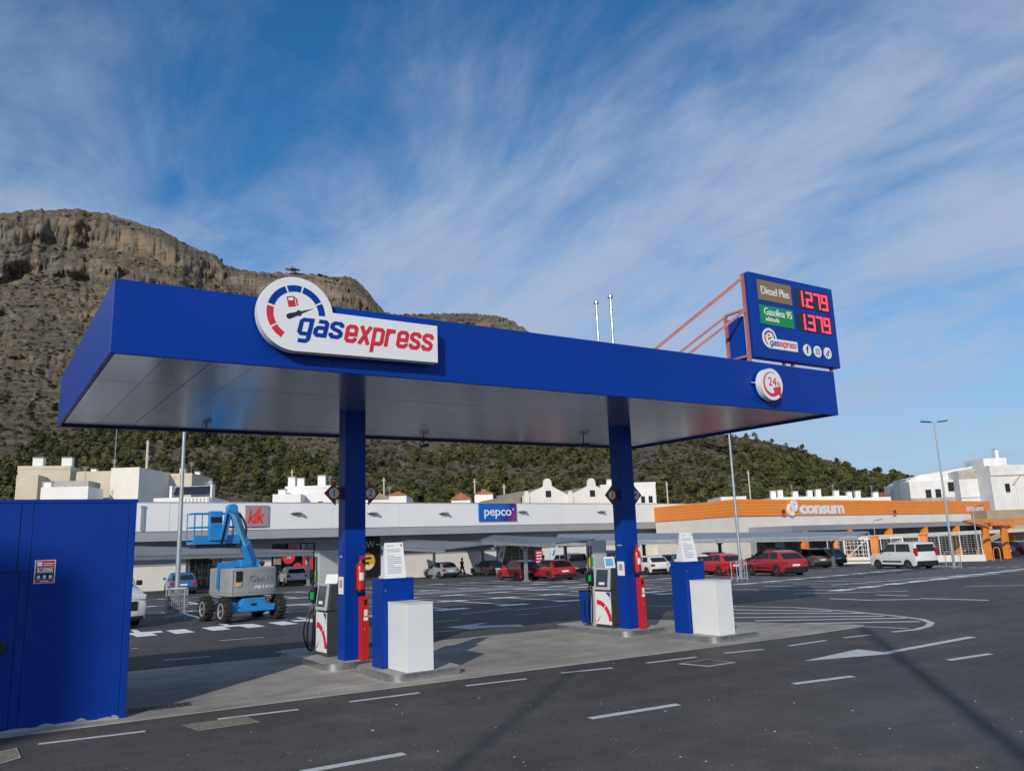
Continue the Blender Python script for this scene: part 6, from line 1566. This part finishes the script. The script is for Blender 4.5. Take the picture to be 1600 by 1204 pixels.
house(66, 138, 752, D - 6, 5, 'grey rendered upper storey above the white house at left', 'old_render', .15)
house(104, 175, 737, D + 3, 10, 'cream house with flat roof behind the white lamp post', 'wall_beige', .1, chim=((.35, .3, .8, .6), (.85, .3, .8, .5)))
house(174, 218, 731, D - 2, 11, 'tall cream block just right of the slim lamp post', 'wall_cream', 0, [(.4, 6.2, .5, .9)])
house(224, 300, 741, D + 8, 10, 'beige house with brown patched corner beside the cream block', 'wall_beige', .05, [(.02, 1.2, .8, 1.6), (.02, 3.6, .8, 1.6)], chim=((.6, .3, .8, 1.0), (.92, .3, .8, .4)))
house(224, 237, 740, D + 4, 3, 'narrow brown stained wall beside the cream block', 'wall_ochre', 0)
t, w, h = house(240, 327, 778, 100, 10, 'white house carrying the dark solar panel', 'wall_white', .1)
for k in range(9): MB().box(w * .5 + k * .45, w * .5 + k * .45 + .12, -.06, -.002, h - .9, h - .1).build('baluster', 'grey_wall', t)
so_ = thing('solar_panel', 'dark solar panel on a white frame above the retail building', 'solar panel', pd(266, 779, 101), rad(-30)); sw = 101 * 60 / FPX
MB().slab([(.4, -.05, .5), (sw, -.05, .5), (sw, .9, 1.55), (.4, .9, 1.55)], .08).build('panel', 'solar', so_); MB().box(-.1, .2, -.1, 1.2, 0, 1.6).build('side_wall', 'wall_white', so_); MB().box(sw + .05, sw + .25, -.1, 1.2, 0, 1.7).build('side_wall', 'wall_white', so_)
MB().box(.2, sw, 1.0, 1.1, 1.5, 1.6).build('rail', 'wall_white', so_); MB().lathe([(.3, 0), (.34, .25), (.2, .5)], 12, c=(sw - .2, .8, 1.75)).build('tank', 'grey_light', so_)
house(426, 470, 772, 112, 10, 'white house with stepped roof left of the first number sign', 'wall_white', .1, chim=((.1, .2, 1, .7),))
house(446, 524, 764, 116, 12, 'white house with chimneys behind the first number sign', 'wall_white', .1, chim=((.02, .1, 1.0, 1.4), (.2, .1, 1.0, 1.2), (.62, .1, 1.1, 1.5)), parapet=.4)
house(570, 612, 780, 125, 8, 'low cream shed right of the first column', 'wall_cream', 0, [(.65, .6, 1.2, .8)], roof=('old_roof', 1.0))
house(608, 635, 774, 122, 8, 'small white house with terracotta ridge right of the first column', 'wall_white', 0, roof=('terracotta', .6))
house(705, 735, 781, 130, 8, 'low house with terracotta roof left of the blue shop sign', 'wall_white', 0, roof=('terracotta', 1.2))
house(742, 770, 772, 135, 8, 'small white house with terracotta roof above the blue shop sign', 'wall_white', 0, roof=('terracotta', .7), chim=((.35, .3, .6, .8),))
# warehouse with two curly gables
def gable_hall():
    a = pd(818, 786, 120); b = pd(966, 786, 126); d = b - a; ang = math.atan2(d.y, d.x); w = d.xy.length; lo = -4
    t = thing('gabled_warehouse', 'old cream warehouse with two curled gables behind the retail roof', 'warehouse', (a.x, a.y, lo), ang)
    s_ = w / 148.0; base = a.z - lo
    def bell(cx, z0, r): return [(cx - r * 1.1, z0), (cx - r * .75, z0 + r * .25), (cx - r * .8, z0 + r * .7)] + [(cx + r * .72 * math.cos(rad(q)), z0 + r * .9 + r * .72 * math.sin(rad(q))) for q in range(180, -1, -20)] + [(cx + r * .8, z0 + r * .7), (cx + r * .75, z0 + r * .25), (cx + r * 1.1, z0)]
    for (x0, x1) in ((0, 70), (70, 138)):
        c = (x0 + x1) / 2 + 3; pts = [(x0 * s_, 0), (x0 * s_, base + 6 * s_ + (4 * s_))] + bell(c * s_, base + 22 * s_, 7.5 * s_) + [(x1 * s_, base + 10 * s_), (x1 * s_, 0)]
        MB().prism(pts, 0, .5, 'y').build('gable_wall', 'wall_cream', t)
        MB().box((c - 4) * s_, (c + 4) * s_, -.06, .0, base + 8 * s_, base + 17 * s_).build('window', 'shop_dark', t)
        MB().prism([((x0 - 1) * s_, base + 8 * s_), ((x1 + 1) * s_, base + 8 * s_), (c * s_, base + 23 * s_)], .55, 26, 'y').build('roof', 'old_roof', t)
    for c in (4, 71): MB().prism([(c * s_ - 4 * s_, 0), (c * s_ - 4 * s_, base + 9 * s_)] + bell(c * s_, base + 10 * s_, 4 * s_) + [(c * s_ + 4 * s_, base + 9 * s_), (c * s_ + 4 * s_, 0)], -.35, -.02, 'y').build('pier', 'wall_cream', t)
    MB().prism([(-46 * s_, base - 4 * s_), (0, base - 4 * s_), (0, base + 13 * s_), (-8 * s_, base + 12 * s_)], 1, 24, 'y').build('side_roof', 'old_roof', t)
gable_hall()
house(938, 962, 757, 136, 8, 'cream house behind the second number sign', 'wall_cream', 0, chim=((.5, .2, .8, .9),)); house(990, 1024, 758, 140, 12, 'white block right of the second column', 'wall_white', .1, parapet=.5)
for i, (px0, px1, py, lab) in enumerate(((1126, 1166, 776, 'low cream wall behind the left part of the orange band'), (1205, 1262, 777, 'white house with three chimneys behind the orange band'), (1262, 1330, 776, 'white terrace behind the white store name'), (1325, 1392, 778, 'white roofed house behind the middle of the orange band'))):
    house(px0, px1, py, 128 + 2 * i, 9, lab, 'wall_white' if i else 'wall_cream', 0, chim=() if not i else ((.1, .2, .8, 1.1), (.3, .2, .8, 1.2), (.72, .2, .8, .9)))
house(1384, 1422, 780, 150, 9, 'house with terracotta roof left of the large white block', 'terracotta', 0, roof=('terracotta', 1.6))
# large white block at right
t, w, h = house(1420, 1530, 752, 138, 16, 'large weathered white block with grey parapets at the right edge', 'stained_white', -.16, [(.22, 1.5, .9, 1.4), (.36, 1.5, .9, 1.4), (.55, .4, 1.3, 1.6)], cat='building')
MB().box(0, w * .78, -.12, -.031, h - 4.6, h - 2.9).build('stained_band', 'old_render', t); MB().box(0, w, -.1, -.02, h - 7.2, h - 7.05).build('ledge', 'grey_wall', t); MB().prism([(0, h + .003), (w, h + .003), (w, h + 2.2), (w * .2, h + 1.1)], 2, 14, 'y').build('upper_storey', 'stained_white', t)
house(1415, 1424, 748, 141, 5, 'pale blue gable end left of the large white block', 'lift_pale' if False else 'grey_light', 0)
t, w, h = house(1496, 1545, 735, 134, 14, 'right hand white block with grey top band', 'stained_white', -.16, cat='building'); MB().box(0, w, -.1, -.02, h - 1.4, h - .05).build('top_band', 'old_render', t); MB().box(0, w, -.1, -.02, h - 4.6, h - 4.45).build('ledge', 'grey_wall', t)
t, w, h = house(1545, 1680, 727, 130, 14, 'rightmost white block with stair windows running off the frame', 'stained_white', .05, [(.15, 3.0, .8, 1.4)], cat='building'); MB().box(0, w, -.1, -.02, h - 1.6, h - .1).build('top_band', 'stained_white', t); MB().box(0, w, -.12, -.025, h - 1.75, h - 1.61).build('ledge', 'old_render', t)
MB().bar((w * .16 + 1, -.4, h - 3.2), (w * .16 + 2.4, -.4, h - 1.8), .12).build('stair_slab', 'old_render', t); MB().box(w * .27, w * .285, -.15, -.02, 0, h - 2).build('drain_pipe', 'wall_cream', t)
house(1536, 1572, 716, 140, 6, 'small white roof hut on top of the right hand white block', 'stained_white', 0, chim=((.75, .2, .5, 1.6),), lo=6)
house(1541, 1700, 797, 112, 4, 'brown boundary wall at the right edge beside the supermarket', 'wall_ochre', .1, cat='wall')
# poles on the hillside
for i, (px, pb, pt, dep) in enumerate(((228, 752, 688, 190), (28, 775, 730, 150), (456, 765, 733, 170), (600, 774, 746, 170), (742, 772, 748, 175), (788, 772, 756, 160), (1043, 775, 752, 180), (1171, 760, 735, 200), (506, 770, 742, 160))):
    a, b = pd(px, pb, dep), pd(px, pt, dep)
    t = thing('utility_pole', ('tall pale utility pole on the wooded slope behind the beige house', 'slim pole at the far left beside the cream house', 'pale pole above the white house with chimneys', 'pale pole on the slope right of the first column', 'pale pole on the slope above the blue shop sign', 'forked pole left of the gabled warehouse', 'slim pole right of the white block by the second column', 'slim pole on the slope right of the middle lamp post', 'short pole just left of the first column')[i], 'pole', (a.x, a.y, a.z - 8), 0, 'utility poles on the slope')
    MB().tube([(0, 0, 0), (0, 0, b.z - a.z + 8)], .16 if i else .3, 8).build('shaft', 'wall_beige', t); MB().box(-.5, .5, -.06, .06, b.z - a.z + 7.3, b.z - a.z + 7.45).build('cross_arm', 'wall_beige', t)
# two lone trees on the ridge
for px, py, s_, lab in ((457, 423, 8, 'lone umbrella-shaped tree on the ridge left of the gauge sign top'), (500, 430, 5, 'small round tree on the ridge right of the gauge sign top')):
    d = ray(px, py); dist = 1450 / math.hypot(d.x, d.y); p = CAM + d * dist
    t = thing('ridge_tree', lab, 'tree', (p.x, p.y, p.z - 3), 0, 'lone trees on the ridge'); MB().tube([(0, 0, 0), (0, 0, s_ * .7)], .5, 8, .3).build('trunk', 'bark', t)
    leaf_cloud(int(px), [(random.uniform(-1, 1) * s_, random.uniform(-.8, .8) * s_, s_ * random.uniform(.55, .8), s_ * .5) for k in range(8)], .9, 40, .5).build('crown', 'pine', t)
